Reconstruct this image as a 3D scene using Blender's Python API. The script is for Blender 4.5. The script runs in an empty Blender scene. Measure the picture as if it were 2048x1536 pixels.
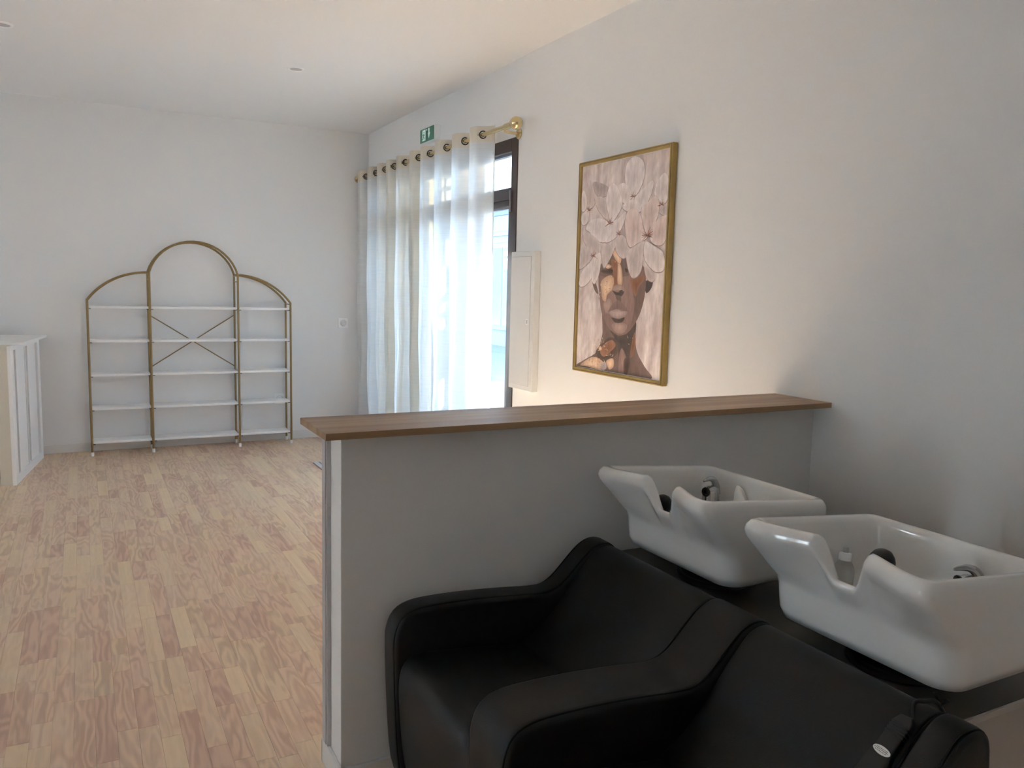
import bpy, bmesh, math, random
from mathutils import Vector, Matrix
random.seed(7)
PI = math.pi
C = bpy.context.scene.collection
scene = bpy.context.scene

# ------------------------------------------------------------------ camera
H = 1.3
cam_d = bpy.data.cameras.new('camera'); cam = bpy.data.objects.new('camera', cam_d); C.objects.link(cam)
RIGHT = Vector((0.8837, -0.4664, 0.0249)).normalized()
FWD = Vector((0.46585, 0.8772, -0.11625)).normalized()
RIGHT = (RIGHT - FWD * RIGHT.dot(FWD)).normalized()
UP = RIGHT.cross(FWD)
cam.matrix_world = Matrix(((RIGHT.x, UP.x, -FWD.x, 0), (RIGHT.y, UP.y, -FWD.y, 0), (RIGHT.z, UP.z, -FWD.z, H), (0, 0, 0, 1)))
FPX = 1621.06
cam_d.sensor_width = 36; cam_d.lens = FPX / 2048 * 36; cam_d.clip_start = 0.05; cam_d.clip_end = 200
scene.camera = cam

# ------------------------------------------------------------------ light and exposure
world = bpy.data.worlds.new('world'); scene.world = world; world.use_nodes = True
wn = world.node_tree.nodes; bg = wn['Background']
bg.inputs['Color'].default_value = (0.58, 0.86, 1.28, 1); bg.inputs['Strength'].default_value = 1.5
sun_d = bpy.data.lights.new('sun', 'SUN'); sun_d.energy = 52.0; sun_d.angle = math.radians(0.6); sun_d.color = (0.95, 0.985, 1.03)
sun = bpy.data.objects.new('sun', sun_d); C.objects.link(sun)
SUN_DIR = Vector((-1.0, -2.0, -1.75)).normalized()
sun.rotation_euler = SUN_DIR.to_track_quat('-Z', 'Y').to_euler(); sun.location = (8, 14, 12)
scene.view_settings.view_transform = 'Standard'; scene.view_settings.look = 'None'
scene.view_settings.gamma = 1; scene.view_settings.use_curve_mapping = False
scene.view_settings.exposure = 2.92
cy = scene.cycles
cy.max_bounces = 14; cy.diffuse_bounces = 8; cy.glossy_bounces = 4; cy.transmission_bounces = 8; cy.transparent_max_bounces = 12
cy.sample_clamp_indirect = 4.0; cy.caustics_reflective = False; cy.caustics_refractive = False
try:
    cy.use_denoising = True; cy.denoiser = 'OPENIMAGEDENOISE'; cy.denoising_input_passes = 'RGB_ALBEDO_NORMAL'
except Exception:
    pass

def portal(name, loc, size, rot):
    d = bpy.data.lights.new(name, 'AREA'); d.shape = 'RECTANGLE'; d.size, d.size_y = size
    d.cycles.is_portal = True
    o = bpy.data.objects.new(name, d); o.location = loc; o.rotation_euler = rot; C.objects.link(o)

# ------------------------------------------------------------------ materials
def lin(c):
    return tuple((v / 255 / 12.92) if v / 255 <= 0.04045 else ((v / 255 + 0.055) / 1.055) ** 2.4 for v in c)
def mat(name, rgb, rough=0.5, metal=0.0, spec=0.5, bump=0.0, bscale=80.0, var=0.0, vscale=6.0, coat=0.0):
    """procedural principled material: optional noise in colour and relief"""
    m = bpy.data.materials.new(name); m.use_nodes = True
    nt = m.node_tree; p = nt.nodes['Principled BSDF']
    c = rgb if max(rgb) <= 1.0 else lin(rgb)
    p.inputs['Base Color'].default_value = (*c, 1)
    p.inputs['Roughness'].default_value = rough; p.inputs['Metallic'].default_value = metal
    p.inputs['Specular IOR Level'].default_value = spec
    p.inputs['Coat Weight'].default_value = coat
    tc = nt.nodes.new('ShaderNodeNewGeometry')
    if var > 0:
        n = nt.nodes.new('ShaderNodeTexNoise'); n.inputs['Scale'].default_value = vscale; n.inputs['Detail'].default_value = 4
        r = nt.nodes.new('ShaderNodeValToRGB')
        r.color_ramp.elements[0].position = 0.3; r.color_ramp.elements[1].position = 0.7
        r.color_ramp.elements[0].color = (*[max(0, v * (1 - var)) for v in c], 1)
        r.color_ramp.elements[1].color = (*[min(1, v * (1 + var)) for v in c], 1)
        nt.links.new(tc.outputs['Position'], n.inputs['Vector']); nt.links.new(n.outputs['Fac'], r.inputs['Fac'])
        nt.links.new(r.outputs['Color'], p.inputs['Base Color'])
    if bump > 0:
        n2 = nt.nodes.new('ShaderNodeTexNoise'); n2.inputs['Scale'].default_value = bscale; n2.inputs['Detail'].default_value = 3
        b = nt.nodes.new('ShaderNodeBump'); b.inputs['Strength'].default_value = bump; b.inputs['Distance'].default_value = 0.002
        nt.links.new(tc.outputs['Position'], n2.inputs['Vector']); nt.links.new(n2.outputs['Fac'], b.inputs['Height'])
        nt.links.new(b.outputs['Normal'], p.inputs['Normal'])
    return m

def wood(name, dark, light, scale, stretch, axis='Y', rings=0.5, rough=0.4, seed=0.0, bump=0.05, spec=0.5, freq=34.0):
    """wood grain: distorted noise stretched along one axis, over a broad tone"""
    m = bpy.data.materials.new(name); m.use_nodes = True
    nt = m.node_tree; p = nt.nodes['Principled BSDF']; L = nt.links.new
    g = nt.nodes.new('ShaderNodeNewGeometry'); mp = nt.nodes.new('ShaderNodeMapping')
    mp.inputs['Location'].default_value = (seed * 3.1, seed * 1.7, seed)
    s = [1.0, 1.0, 1.0]; s['XYZ'.index(axis)] = stretch
    mp.inputs['Scale'].default_value = s
    L(g.outputs['Position'], mp.inputs['Vector'])
    n1 = nt.nodes.new('ShaderNodeTexNoise'); n1.inputs['Scale'].default_value = scale * 0.35; n1.inputs['Detail'].default_value = 3
    L(mp.outputs['Vector'], n1.inputs['Vector'])
    mul = nt.nodes.new('ShaderNodeMath'); mul.operation = 'MULTIPLY'; mul.inputs[1].default_value = freq
    sn = nt.nodes.new('ShaderNodeMath'); sn.operation = 'SINE'
    L(n1.outputs['Fac'], mul.inputs[0]); L(mul.outputs[0], sn.inputs[0])
    n2 = nt.nodes.new('ShaderNodeTexNoise'); n2.inputs['Scale'].default_value = scale * 2.2; n2.inputs['Detail'].default_value = 6
    mp2 = nt.nodes.new('ShaderNodeMapping'); s2 = [1.0, 1.0, 1.0]; s2['XYZ'.index(axis)] = stretch * 0.12
    mp2.inputs['Scale'].default_value = s2; mp2.inputs['Location'].default_value = (seed, seed * 2.3, seed * 5.7)
    L(g.outputs['Position'], mp2.inputs['Vector']); L(mp2.outputs['Vector'], n2.inputs['Vector'])
    a = nt.nodes.new('ShaderNodeMath'); a.operation = 'MULTIPLY_ADD'; a.inputs[1].default_value = 0.5 * rings; 
    L(sn.outputs[0], a.inputs[0]); L(n2.outputs['Fac'], a.inputs[2])
    r = nt.nodes.new('ShaderNodeValToRGB')
    r.color_ramp.elements[0].position = 0.22; r.color_ramp.elements[1].position = 0.78
    r.color_ramp.elements[0].color = (*lin(dark), 1); r.color_ramp.elements[1].color = (*lin(light), 1)
    L(a.outputs[0], r.inputs['Fac']); L(r.outputs['Color'], p.inputs['Base Color'])
    p.inputs['Roughness'].default_value = rough; p.inputs['Specular IOR Level'].default_value = spec
    b = nt.nodes.new('ShaderNodeBump'); b.inputs['Strength'].default_value = bump; b.inputs['Distance'].default_value = 0.001
    L(a.outputs[0], b.inputs['Height']); L(b.outputs['Normal'], p.inputs['Normal'])
    return m

M = {}
M['wall'] = mat('wall_paint', (0.82, 0.815, 0.805), 0.85, bump=0.12, bscale=220, spec=0.25)
M['ceiling'] = mat('ceiling_paint', (0.85, 0.85, 0.845), 0.9, bump=0.08, bscale=150, spec=0.2)
M['white'] = mat('white_lacquer', (0.92, 0.92, 0.92), 0.4, bump=0.03, bscale=200)
M['white_matte'] = mat('white_matte', (0.75, 0.75, 0.74), 0.6)
M['skirting'] = mat('skirting_white', (0.78, 0.77, 0.75), 0.5)
M['trunk'] = mat('grey_trunking', (0.52, 0.50, 0.51), 0.5)
M['cream'] = mat('cream_laminate', (0.70, 0.655, 0.56), 0.55, bump=0.02)
M['floor_joint'] = mat('floor_joint', (0.22, 0.15, 0.105), 0.7)
M['dark_gap'] = mat('dark_recess', (0.12, 0.09, 0.075), 0.6)
M['gold'] = mat('matte_gold_tube', (0.30, 0.205, 0.085), 0.42, metal=0.35, var=0.06)
M['brass'] = mat('brushed_brass', (0.72, 0.58, 0.32), 0.24, metal=0.9)
M['frame_gold'] = mat('frame_gilt', (0.40, 0.28, 0.10), 0.5, metal=0.3, var=0.12, vscale=14)
M['frame_gold_dark'] = mat('frame_gilt_edge', (0.22, 0.15, 0.055), 0.55, metal=0.25, var=0.12, vscale=14)
M['bronze'] = mat('dark_bronze', (0.035, 0.024, 0.018), 0.35, metal=0.6)
M['alu'] = mat('brown_aluminium', (0.055, 0.036, 0.031), 0.4, spec=0.5, bump=0.03, bscale=300)
M['alu_grey'] = mat('grey_gasket', (0.24, 0.25, 0.28), 0.4, metal=0.3)
M['leather'] = mat('black_leatherette', (0.0048, 0.0048, 0.0052), 0.48, spec=0.42, bump=0.18, bscale=420)
M['piping'] = mat('black_piping', (0.003, 0.003, 0.0035), 0.6, spec=0.2)
M['ceramic'] = mat('white_ceramic', (0.80, 0.80, 0.785), 0.12, spec=0.5, coat=0.6)
M['black_plastic'] = mat('black_plastic', (0.010, 0.010, 0.010), 0.4)
M['grip'] = mat('handset_plastic', (0.016, 0.016, 0.016), 0.55)
M['chrome'] = mat('chrome', (0.50, 0.50, 0.51), 0.08, metal=1.0)
M['label'] = mat('paper_label', (0.85, 0.84, 0.78), 0.6)
M['ink'] = mat('label_ink', (0.12, 0.12, 0.12), 0.7)
M['casing'] = mat('beige_casing', (0.50, 0.455, 0.41), 0.6, bump=0.03)
M['casing_top_shade'] = mat('casing_top_painted_shade', (0.10, 0.09, 0.078), 0.6, bump=0.03)  # shade under the basins put into the colour
M['rib'] = mat('mat_rib_grey', (0.66, 0.66, 0.66), 0.7)
M['rubber'] = mat('mat_rubber', (0.10, 0.085, 0.08), 0.8)
M['green'] = mat('sign_green', (0.028, 0.19, 0.115), 0.35)
M['facade'] = mat('pale_facade', (0.20, 0.25, 0.30), 0.85, bump=0.1, bscale=30)
M['facade_dark'] = mat('facade_grey_band', (0.11, 0.14, 0.16), 0.7)
M['facade_glass'] = mat('shop_glass', (0.09, 0.16, 0.20), 0.15)
M['ochre'] = mat('ochre_render', (0.80, 0.56, 0.24), 0.9, bump=0.15, bscale=90)
M['street'] = mat('grey_paving', (0.21, 0.235, 0.27), 0.9, var=0.1, vscale=3, bump=0.1)
M['warm_render'] = mat('sandy_render', (0.40, 0.375, 0.345), 0.9, bump=0.15, bscale=60)
M['screen_wood'] = mat('pale_painted_wood', (0.62, 0.63, 0.62), 0.7, var=0.05)
M['tissue'] = mat('tissue_paper', (0.82, 0.81, 0.78), 0.8, bump=0.1)

def emis(name, rgb, s):
    m = bpy.data.materials.new(name); m.use_nodes = True
    p = m.node_tree.nodes['Principled BSDF']; p.inputs['Base Color'].default_value = (*rgb, 1)
    p.inputs['Emission Color'].default_value = (*rgb, 1); p.inputs['Emission Strength'].default_value = s
    return m
M['sign_white'] = emis('sign_lit_white', (0.62, 0.80, 0.74), 0.05)

def glass_mat():
    m = bpy.data.materials.new('window_glass'); m.use_nodes = True
    nt = m.node_tree; nt.nodes.remove(nt.nodes['Principled BSDF'])
    t = nt.nodes.new('ShaderNodeBsdfTransparent'); t.inputs['Color'].default_value = (0.93, 0.96, 0.96, 1)
    g = nt.nodes.new('ShaderNodeBsdfGlossy'); g.inputs['Roughness'].default_value = 0.02
    lw = nt.nodes.new('ShaderNodeLayerWeight'); lw.inputs['Blend'].default_value = 0.5
    pw = nt.nodes.new('ShaderNodeMath'); pw.operation = 'POWER'; pw.inputs[1].default_value = 5.0
    f = nt.nodes.new('ShaderNodeMath'); f.operation = 'MULTIPLY_ADD'; f.inputs[1].default_value = 0.6; f.inputs[2].default_value = 0.035
    nt.links.new(lw.outputs['Facing'], pw.inputs[0]); nt.links.new(pw.outputs[0], f.inputs[0])
    mx = nt.nodes.new('ShaderNodeMixShader'); out = nt.nodes['Material Output']
    nt.links.new(f.outputs[0], mx.inputs[0]); nt.links.new(t.outputs[0], mx.inputs[1]); nt.links.new(g.outputs[0], mx.inputs[2])
    nt.links.new(mx.outputs[0], out.inputs['Surface'])
    return m
M['glass'] = glass_mat()
def cloth_mat(name, rgb, transp, transl):
    """sheer woven cloth: part see-through, part translucent, fine horizontal slubs"""
    m = bpy.data.materials.new(name); m.use_nodes = True
    nt = m.node_tree; nt.nodes.remove(nt.nodes['Principled BSDF']); L = nt.links.new
    d = nt.nodes.new('ShaderNodeBsdfDiffuse'); d.inputs['Color'].default_value = (*rgb, 1)
    tl = nt.nodes.new('ShaderNodeBsdfTranslucent'); tl.inputs['Color'].default_value = (*rgb, 1)
    tp = nt.nodes.new('ShaderNodeBsdfTransparent')
    m1 = nt.nodes.new('ShaderNodeMixShader'); m1.inputs[0].default_value = transl
    m2 = nt.nodes.new('ShaderNodeMixShader')
    g = nt.nodes.new('ShaderNodeNewGeometry'); mp = nt.nodes.new('ShaderNodeMapping'); mp.inputs['Scale'].default_value = (6, 6, 170)
    n = nt.nodes.new('ShaderNodeTexNoise'); n.inputs['Scale'].default_value = 1.0; n.inputs['Detail'].default_value = 2
    mr = nt.nodes.new('ShaderNodeMapRange'); mr.inputs['To Min'].default_value = transp * 0.45; mr.inputs['To Max'].default_value = transp * 1.55
    L(g.outputs['Position'], mp.inputs['Vector']); L(mp.outputs['Vector'], n.inputs['Vector']); L(n.outputs['Fac'], mr.inputs['Value'])
    L(d.outputs[0], m1.inputs[1]); L(tl.outputs[0], m1.inputs[2])
    L(mr.outputs['Result'], m2.inputs[0]); L(m1.outputs[0], m2.inputs[1]); L(tp.outputs[0], m2.inputs[2])
    L(m2.outputs[0], nt.nodes['Material Output'].inputs['Surface'])
    return m
M['voile'] = cloth_mat('cream_voile', (0.87, 0.865, 0.85), 0.14, 0.60)
M['voile_hem'] = cloth_mat('cream_voile_double', (0.80, 0.73, 0.62), 0.03, 0.35)

M['voile_fold'] = cloth_mat('cream_voile_layer', (0.80, 0.75, 0.66), 0.06, 0.45)
def bottle_mat():
    m = mat('frosted_plastic', (0.80, 0.80, 0.79), 0.35)
    p = m.node_tree.nodes['Principled BSDF']; p.inputs['Transmission Weight'].default_value = 0.75; p.inputs['IOR'].default_value = 1.2
    return m
M['bottle'] = bottle_mat()

# ------------------------------------------------------------------ mesh helpers
def box(bm, lo, hi, mi=0, mtx=None):
    vs = [bm.verts.new((x, y, z)) for x in (lo[0], hi[0]) for y in (lo[1], hi[1]) for z in (lo[2], hi[2])]
    if mtx is not None:
        for v in vs: v.co = mtx @ v.co
    for q in ((0, 1, 3, 2), (4, 6, 7, 5), (0, 4, 5, 1), (2, 3, 7, 6), (0, 2, 6, 4), (1, 5, 7, 3)):
        f = bm.faces.new([vs[i] for i in q]); f.material_index = mi
def tube(bm, pts, r, n=10, cap=True, closed=False, squash=None):
    """round tube along a polyline"""
    pts = [Vector(p) for p in pts]; rings = []; N = len(pts)
    ref = None
    for i, p in enumerate(pts):
        a = pts[i - 1] if (i > 0 or closed) else p
        b = pts[(i + 1) % N] if (i < N - 1 or closed) else p
        t = (b - a).normalized()
        if ref is None:
            ref = Vector((0, 0, 1)) if abs(t.z) < 0.9 else Vector((1, 0, 0))
        u = (ref - t * ref.dot(t)).normalized(); ref = u; w = t.cross(u)
        rr = r[i] if isinstance(r, (list, tuple)) else r
        rings.append([bm.verts.new(p + u * rr * math.cos(2 * PI * k / n) + w * rr * math.sin(2 * PI * k / n)) for k in range(n)])
    for i in range(N if closed else N - 1):
        A, B = rings[i], rings[(i + 1) % N]
        for k in range(n):
            bm.faces.new((A[k], A[(k + 1) % n], B[(k + 1) % n], B[k]))
    if cap and not closed:
        bm.faces.new(rings[0][::-1]); bm.faces.new(rings[-1])
def lathe(bm, prof, n=32, mtx=None):
    """prof: (r, z) list revolved about local z"""
    rings = []
    for r, z in prof:
        if r < 1e-6: rings.append([bm.verts.new((0, 0, z))])
        else: rings.append([bm.verts.new((r * math.cos(2 * PI * k / n), r * math.sin(2 * PI * k / n), z)) for k in range(n)])
    for A, B in zip(rings, rings[1:]):
        for k in range(n):
            k2 = (k + 1) % n
            if len(A) == 1 and len(B) == 1: continue
            if len(A) == 1: bm.faces.new((A[0], B[k], B[k2]))
            elif len(B) == 1: bm.faces.new((A[k], A[k2], B[0]))
            else: bm.faces.new((A[k], A[k2], B[k2], B[k]))
    if mtx is not None:
        for v in bm.verts: v.co = mtx @ v.co
def prism(bm, poly, lo, hi, axis='y'):
    """extrude a 2-D outline; axis y: outline in xz, axis z: in xy, axis x: in yz"""
    def P(a, b, t): return {'y': (a, t, b), 'z': (a, b, t), 'x': (t, a, b)}[axis]
    A = [bm.verts.new(P(a, b, lo)) for a, b in poly]; B = [bm.verts.new(P(a, b, hi)) for a, b in poly]
    n = len(poly)
    bm.faces.new(A); bm.faces.new(B[::-1])
    for i in range(n): bm.faces.new((A[i], B[i], B[(i + 1) % n], A[(i + 1) % n]))
def spline(pts, k=6, closed=False):
    """Catmull-Rom through 2-D or 3-D points"""
    P = [Vector(p) for p in pts]; n = len(P); out = []
    for i in range(n if closed else n - 1):
        p0 = P[i - 1] if (closed or i > 0) else P[i]; p1 = P[i]; p2 = P[(i + 1) % n]
        p3 = P[(i + 2) % n] if (closed or i + 2 < n) else p2
        for j in range(k):
            t = j / k
            out.append(0.5 * ((2 * p1) + (p2 - p0) * t + (2 * p0 - 5 * p1 + 4 * p2 - p3) * t * t + (3 * p1 - p0 - 3 * p2 + p3) * t ** 3))
    if not closed: out.append(P[-1])
    return out
def obj(name, bm, m, parent=None, smooth=False, bevel=0, seg=2, angle=None, sub=0):
    bmesh.ops.recalc_face_normals(bm, faces=bm.faces)
    me = bpy.data.meshes.new(name); bm.to_mesh(me); bm.free()
    for x in (m if isinstance(m, (list, tuple)) else [m]): me.materials.append(x)
    o = bpy.data.objects.new(name, me); C.objects.link(o)
    if smooth: me.polygons.foreach_set('use_smooth', [True] * len(me.polygons))
    if angle is not None:
        me.set_sharp_from_angle(angle=math.radians(angle))
    if bevel:
        b = o.modifiers.new('bevel', 'BEVEL'); b.width = bevel; b.segments = seg; b.limit_method = 'ANGLE'; b.angle_limit = math.radians(35)
        b.harden_normals = False
    if sub:
        s = o.modifiers.new('subdivision', 'SUBSURF'); s.levels = s.render_levels = sub
    if parent is not None:
        o.parent = parent
        o.matrix_parent_inverse = Matrix.Translation(-parent.location) if parent.rotation_euler == parent.rotation_euler.__class__() else parent.matrix_basis.inverted()
    return o
def boxes(name, lst, m, parent=None, bevel=0, mtx=None):
    bm = bmesh.new()
    for lo, hi in lst: box(bm, lo, hi, 0, mtx)
    return obj(name, bm, m, parent, bevel=bevel)
def thing(name, label, cat, loc, group=None):
    o = bpy.data.objects.new(name, None); C.objects.link(o); o.location = loc; o.empty_display_size = 0.1
    o['label'] = label; o['category'] = cat
    if group: o['group'] = group
    return o
def tag(o, label, cat, group=None):
    o['label'] = label; o['category'] = cat
    if group: o['group'] = group
    return o
def struct(o):
    o['kind'] = 'structure'; return o
# ------------------------------------------------------------------ the room
XL, XR, YN, YB, ZC = -3.6, 2.194, -1.25, 6.829, 2.572
T = 0.29                                      # wall thickness
WY0, WY1, WZ1 = 4.123, 6.56, 2.152            # glazed opening in the right wall
struct(boxes('wall_back', [((XL - T, YB, -0.05), (XR + T, YB + 0.2, ZC + 0.1))], M['wall']))
struct(boxes('wall_right', [((XR, YN - 0.2, -0.05), (XR + T, WY0, ZC + 0.1)), ((XR, WY1, -0.05), (XR + T, YB, ZC + 0.1)),
                            ((XR, WY0, WZ1), (XR + T, WY1, ZC + 0.1))], M['wall']))
struct(boxes('wall_near', [((XL - T, YN - 0.2, -0.05), (XR, YN, ZC + 0.1))], M['wall']))
LW = [(0.95, 1.45), (4.65, 5.2)]                # shop windows in the left wall, outside the frame
LZ0, LZ1 = 0.10, 2.40
ys = [YN] + [v for w in LW for v in w] + [YB]
lw = [((XL - T, ys[i], -0.05), (XL, ys[i + 1], ZC + 0.1)) for i in (0, 2, 4)]
for a, b in LW:
    lw += [((XL - T, a, -0.05), (XL, b, LZ0)), ((XL - T, a, LZ1), (XL, b, ZC + 0.1))]
struct(boxes('wall_left', lw, M['wall']))
# ceiling: slightly wavy plasterboard, as its edge shows
bm = bmesh.new(); nx, ny = 30, 40
g = [[bm.verts.new((XL + (XR - XL) * i / nx, YN + (YB - YN) * j / ny,
      ZC + 0.004 * math.sin(j * 0.55 + 0.6) * (i / nx) ** 3 - 0.010 * max(0, (3.6 - (YN + (YB - YN) * j / ny))) / 3 * (i / nx))) for j in range(ny + 1)] for i in range(nx + 1)]
for i in range(nx):
    for j in range(ny): bm.faces.new((g[i][j], g[i][j + 1], g[i + 1][j + 1], g[i + 1][j]))
box(bm, (XL - T, YN - 0.2, ZC + 0.03), (XR + T, YB + 0.2, ZC + 0.15))
struct(obj('ceiling', bm, M['ceiling'], smooth=True, angle=40))

# half-height partition behind the wash bench
PX0, PY0, PY1, PZ = 0.553, 1.933, 2.070, 0.934
struct(boxes('wall_partition', [((PX0, PY0, -0.02), (XR + 0.03, PY1, PZ))], M['wall'], bevel=0.002))
bm = bmesh.new()
box(bm, (PX0 - 0.011, 2.022, 0.072), (PX0, PY1 + 0.002, 0.933)); box(bm, (PX0 - 0.014, 2.030, 0.074), (PX0 - 0.011, 2.052, 0.933))
struct(obj('trim_1', bm, M['trunk'], bevel=0.0012))
def skirting(name, lst):
    return struct(boxes(name, lst, M['skirting'], bevel=0.003))
skirting('baseboard_back', [((XL, YB - 0.011, 0.0), (XR, YB, 0.066))])
skirting('baseboard_partition', [((PX0 - 0.012, PY0 - 0.012, 0.0), (1.33, PY0, 0.060)), ((PX0 - 0.012, PY0 - 0.012, 0), (PX0, PY1 + 0.012, 0.068)),
                                 ((PX0 - 0.012, PY1, 0), (XR, PY1 + 0.012, 0.066))])
skirting('baseboard_right', [((XR - 0.011, PY1 + 0.012, 0.0), (XR, WY0 - 0.01, 0.066))])
skirting('baseboard_left', [((XL, YN, 0.0), (XL + 0.011, YB - 0.011, 0.066))])

# ------------------------------------------------------------------ floor: short oak strips
floor = struct(boxes('floor', [((XL - T, YN - 0.2, -0.06), (XR + T, YB + 0.2, -0.0035))], M['floor_joint']))
TONES = [((211, 179, 153), (233, 204, 177)), ((207, 173, 148), (231, 200, 174)), ((214, 184, 157), (235, 207, 179)),
         ((209, 180, 152), (232, 205, 174)), ((220, 193, 163), (237, 212, 182)), ((226, 199, 166), (240, 216, 184)), ((201, 165, 144), (225, 192, 168))]
WEIGHT = [5, 5, 5, 4, 3, 2, 3]
OAK = [wood('oak_strip_%d' % i, a, b, 21.0 + 3 * (i % 3), 0.16, 'Y', (0.42, 0.5, 0.3, 0.6, 0.2, 0.12, 0.5)[i], 0.36 + 0.015 * i, seed=3.7 * i + 1.3, bump=0.03, freq=85.0) for i, (a, b) in enumerate(TONES)]
SW = 0.0553
LENS = [0.14, 0.20, 0.26, 0.32, 0.40, 0.50]
def strip_bm(bm, x, y, w, l, z0, mi):
    c = 0.0004
    lo = [bm.verts.new(p) for p in ((x, y, -0.0034), (x + w, y, -0.0034), (x + w, y + l, -0.0034), (x, y + l, -0.0034))]
    md = [bm.verts.new(p) for p in ((x, y, z0 - 0.0005), (x + w, y, z0 - 0.0005), (x + w, y + l, z0 - 0.0005), (x, y + l, z0 - 0.0005))]
    up = [bm.verts.new(p) for p in ((x + c, y + c, z0), (x + w - c, y + c, z0), (x + w - c, y + l - c, z0), (x + c, y + l - c, z0))]
    for A, B in ((lo, md), (md, up)):
        for k in range(4): bm.faces.new((A[k], A[(k + 1) % 4], B[(k + 1) % 4], B[k])).material_index = mi
    bm.faces.new(up).material_index = mi
def pix(p):
    d = Vector(p) - Vector((0, 0, H)); z = d.dot(FWD)
    if z < 0.05: return None
    return (1024 + FPX * d.dot(RIGHT) / z, 768 - FPX * d.dot(UP) / z, z)
rnd = random.Random(21)
planks = []
x = XL
while x < XR - 1e-6:
    w = min(SW, XR - x); y = YN - rnd.random() * 0.3
    prev = -1
    while y < YB - 0.001:
        l = rnd.choice(LENS); l2 = l
        y0 = max(y, YN); y1 = min(y + l, YB - 0.001)
        t = rnd.choices(range(7), WEIGHT)[0]
        if t == prev: t = (t + 1) % 7
        prev = t
        if y1 - y0 > 0.004: planks.append((x, y0, w, y1 - y0, t))
        y += l
    x += SW
def seen(p):
    px, py, pw, pl, t = p
    a = pix((px + pw / 2, py + pl / 2, 0))
    if a is None or not (0 <= a[0] < 652 and 880 < a[1] < 1536): return 0
    return pw * pl / a[2] ** 3
order = sorted(range(len(planks)), key=lambda i: -seen(planks[i]))
single = set(order[:296]); shared = {}
rest = bmesh.new()
for i, (px, py, pw, pl, t) in enumerate(planks):
    if i in single and seen(planks[i]) > 0:
        key = (round(pw, 4), round(pl, 4), t)
        if key not in shared:
            b = bmesh.new(); strip_bm(b, 0, 0, pw - 0.0003, pl - 0.0003, 0.0, 0)
            me = bpy.data.meshes.new('plank'); bmesh.ops.recalc_face_normals(b, faces=b.faces); b.to_mesh(me); b.free(); me.materials.append(OAK[t]); shared[key] = me
        o = bpy.data.objects.new('plank', shared[key]); C.objects.link(o); o.location = (px, py, 0); o.parent = floor
    else:
        strip_bm(rest, px, py, pw - 0.0003, pl - 0.0003, 0.0, t)
ro = obj('planks', rest, OAK, floor); ro['kind'] = 'stuff'

# ------------------------------------------------------------------ glazed door-window behind the curtains
win = bpy.data.objects.new('window_1', None); C.objects.link(win); win.location = (XR, WY0, 0); struct(win)
fx0, fx1 = XR - 0.006, XR + 0.075
J = 0.072
bm = bmesh.new()
for lo, hi in (((fx0, WY0, 0), (fx1, WY0 + J, WZ1)), ((fx0, WY1 - J, 0), (fx1, WY1, WZ1)), ((fx0, WY0 + J, WZ1 - 0.075), (fx1, WY1 - J, WZ1)),
               ((fx0, WY0 + J, 1.812), (fx1, WY1 - J, 1.876)), ((fx0, WY0 + J, 0), (fx1, WY1 - J, 0.05))):
    box(bm, lo, hi)
obj('window_frame', bm, M['alu'], win, bevel=0.004)
bm = bmesh.new()
ym = (WY0 + WY1) / 2
for y0, y1 in ((WY0 + J, ym), (ym, WY1 - J)):
    # door leaves: stiles and rails, with a slim grey gasket
    for lo, hi in (((fx0 + 0.012, y0, 0.05), (fx1 - 0.012, y0 + 0.045, 1.812)), ((fx0 + 0.012, y1 - 0.045, 0.05), (fx1 - 0.012, y1, 1.812)),
                   ((fx0 + 0.012, y0 + 0.045, 1.775), (fx1 - 0.012, y1 - 0.045, 1.812)), ((fx0 + 0.012, y0 + 0.045, 0.05), (fx1 - 0.012, y1 - 0.045, 0.14))):
        box(bm, lo, hi)
obj('door_leaf', bm, M['alu'], win, bevel=0.004)
bm = bmesh.new()
for y0, y1, z0, z1 in ((WY0 + J, WY1 - J, 1.876, WZ1 - 0.075), (WY0 + J + 0.045, ym - 0.045, 0.14, 1.775), (ym + 0.045, WY1 - J - 0.045, 0.14, 1.775)):
    for lo, hi in (((XR + 0.02, y0, z0), (XR + 0.045, y0 + 0.008, z1)), ((XR + 0.02, y1 - 0.008, z0), (XR + 0.045, y1, z1)),
                   ((XR + 0.02, y0 + 0.008, z1 - 0.012), (XR + 0.045, y1 - 0.008, z1)), ((XR + 0.02, y0 + 0.008, z0), (XR + 0.045, y1 - 0.008, z0 + 0.008))):
        box(bm, lo, hi)
obj('gasket', bm, M['alu_grey'], win)
for y0, y1, z0, z1 in ((WY0 + J, WY1 - J, 1.876, WZ1 - 0.075), (WY0 + J + 0.045, ym - 0.045, 0.14, 1.775), (ym + 0.045, WY1 - J - 0.045, 0.14, 1.775)):
    boxes('pane', [((XR + 0.028, y0 + 0.004, z0 + 0.004), (XR + 0.034, y1 - 0.004, z1 - 0.004))], M['glass'], win)
bm = bmesh.new()
tube(bm, [(fx0 - 0.004, WY0 + J - 0.006, 1.74), (fx0 - 0.004, WY0 + J - 0.006, 1.86)], 0.007, 10)
obj('hinge', bm, M['alu_grey'], win, smooth=True, angle=40)
bm = bmesh.new()
tube(bm, [(fx0 + 0.012, ym - 0.022, 1.0), (fx0 - 0.04, ym - 0.022, 1.0), (fx0 - 0.045, ym - 0.14, 1.0)], 0.009, 10)
obj('door_handle', bm, M['alu_grey'], win, smooth=True, angle=50)
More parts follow.
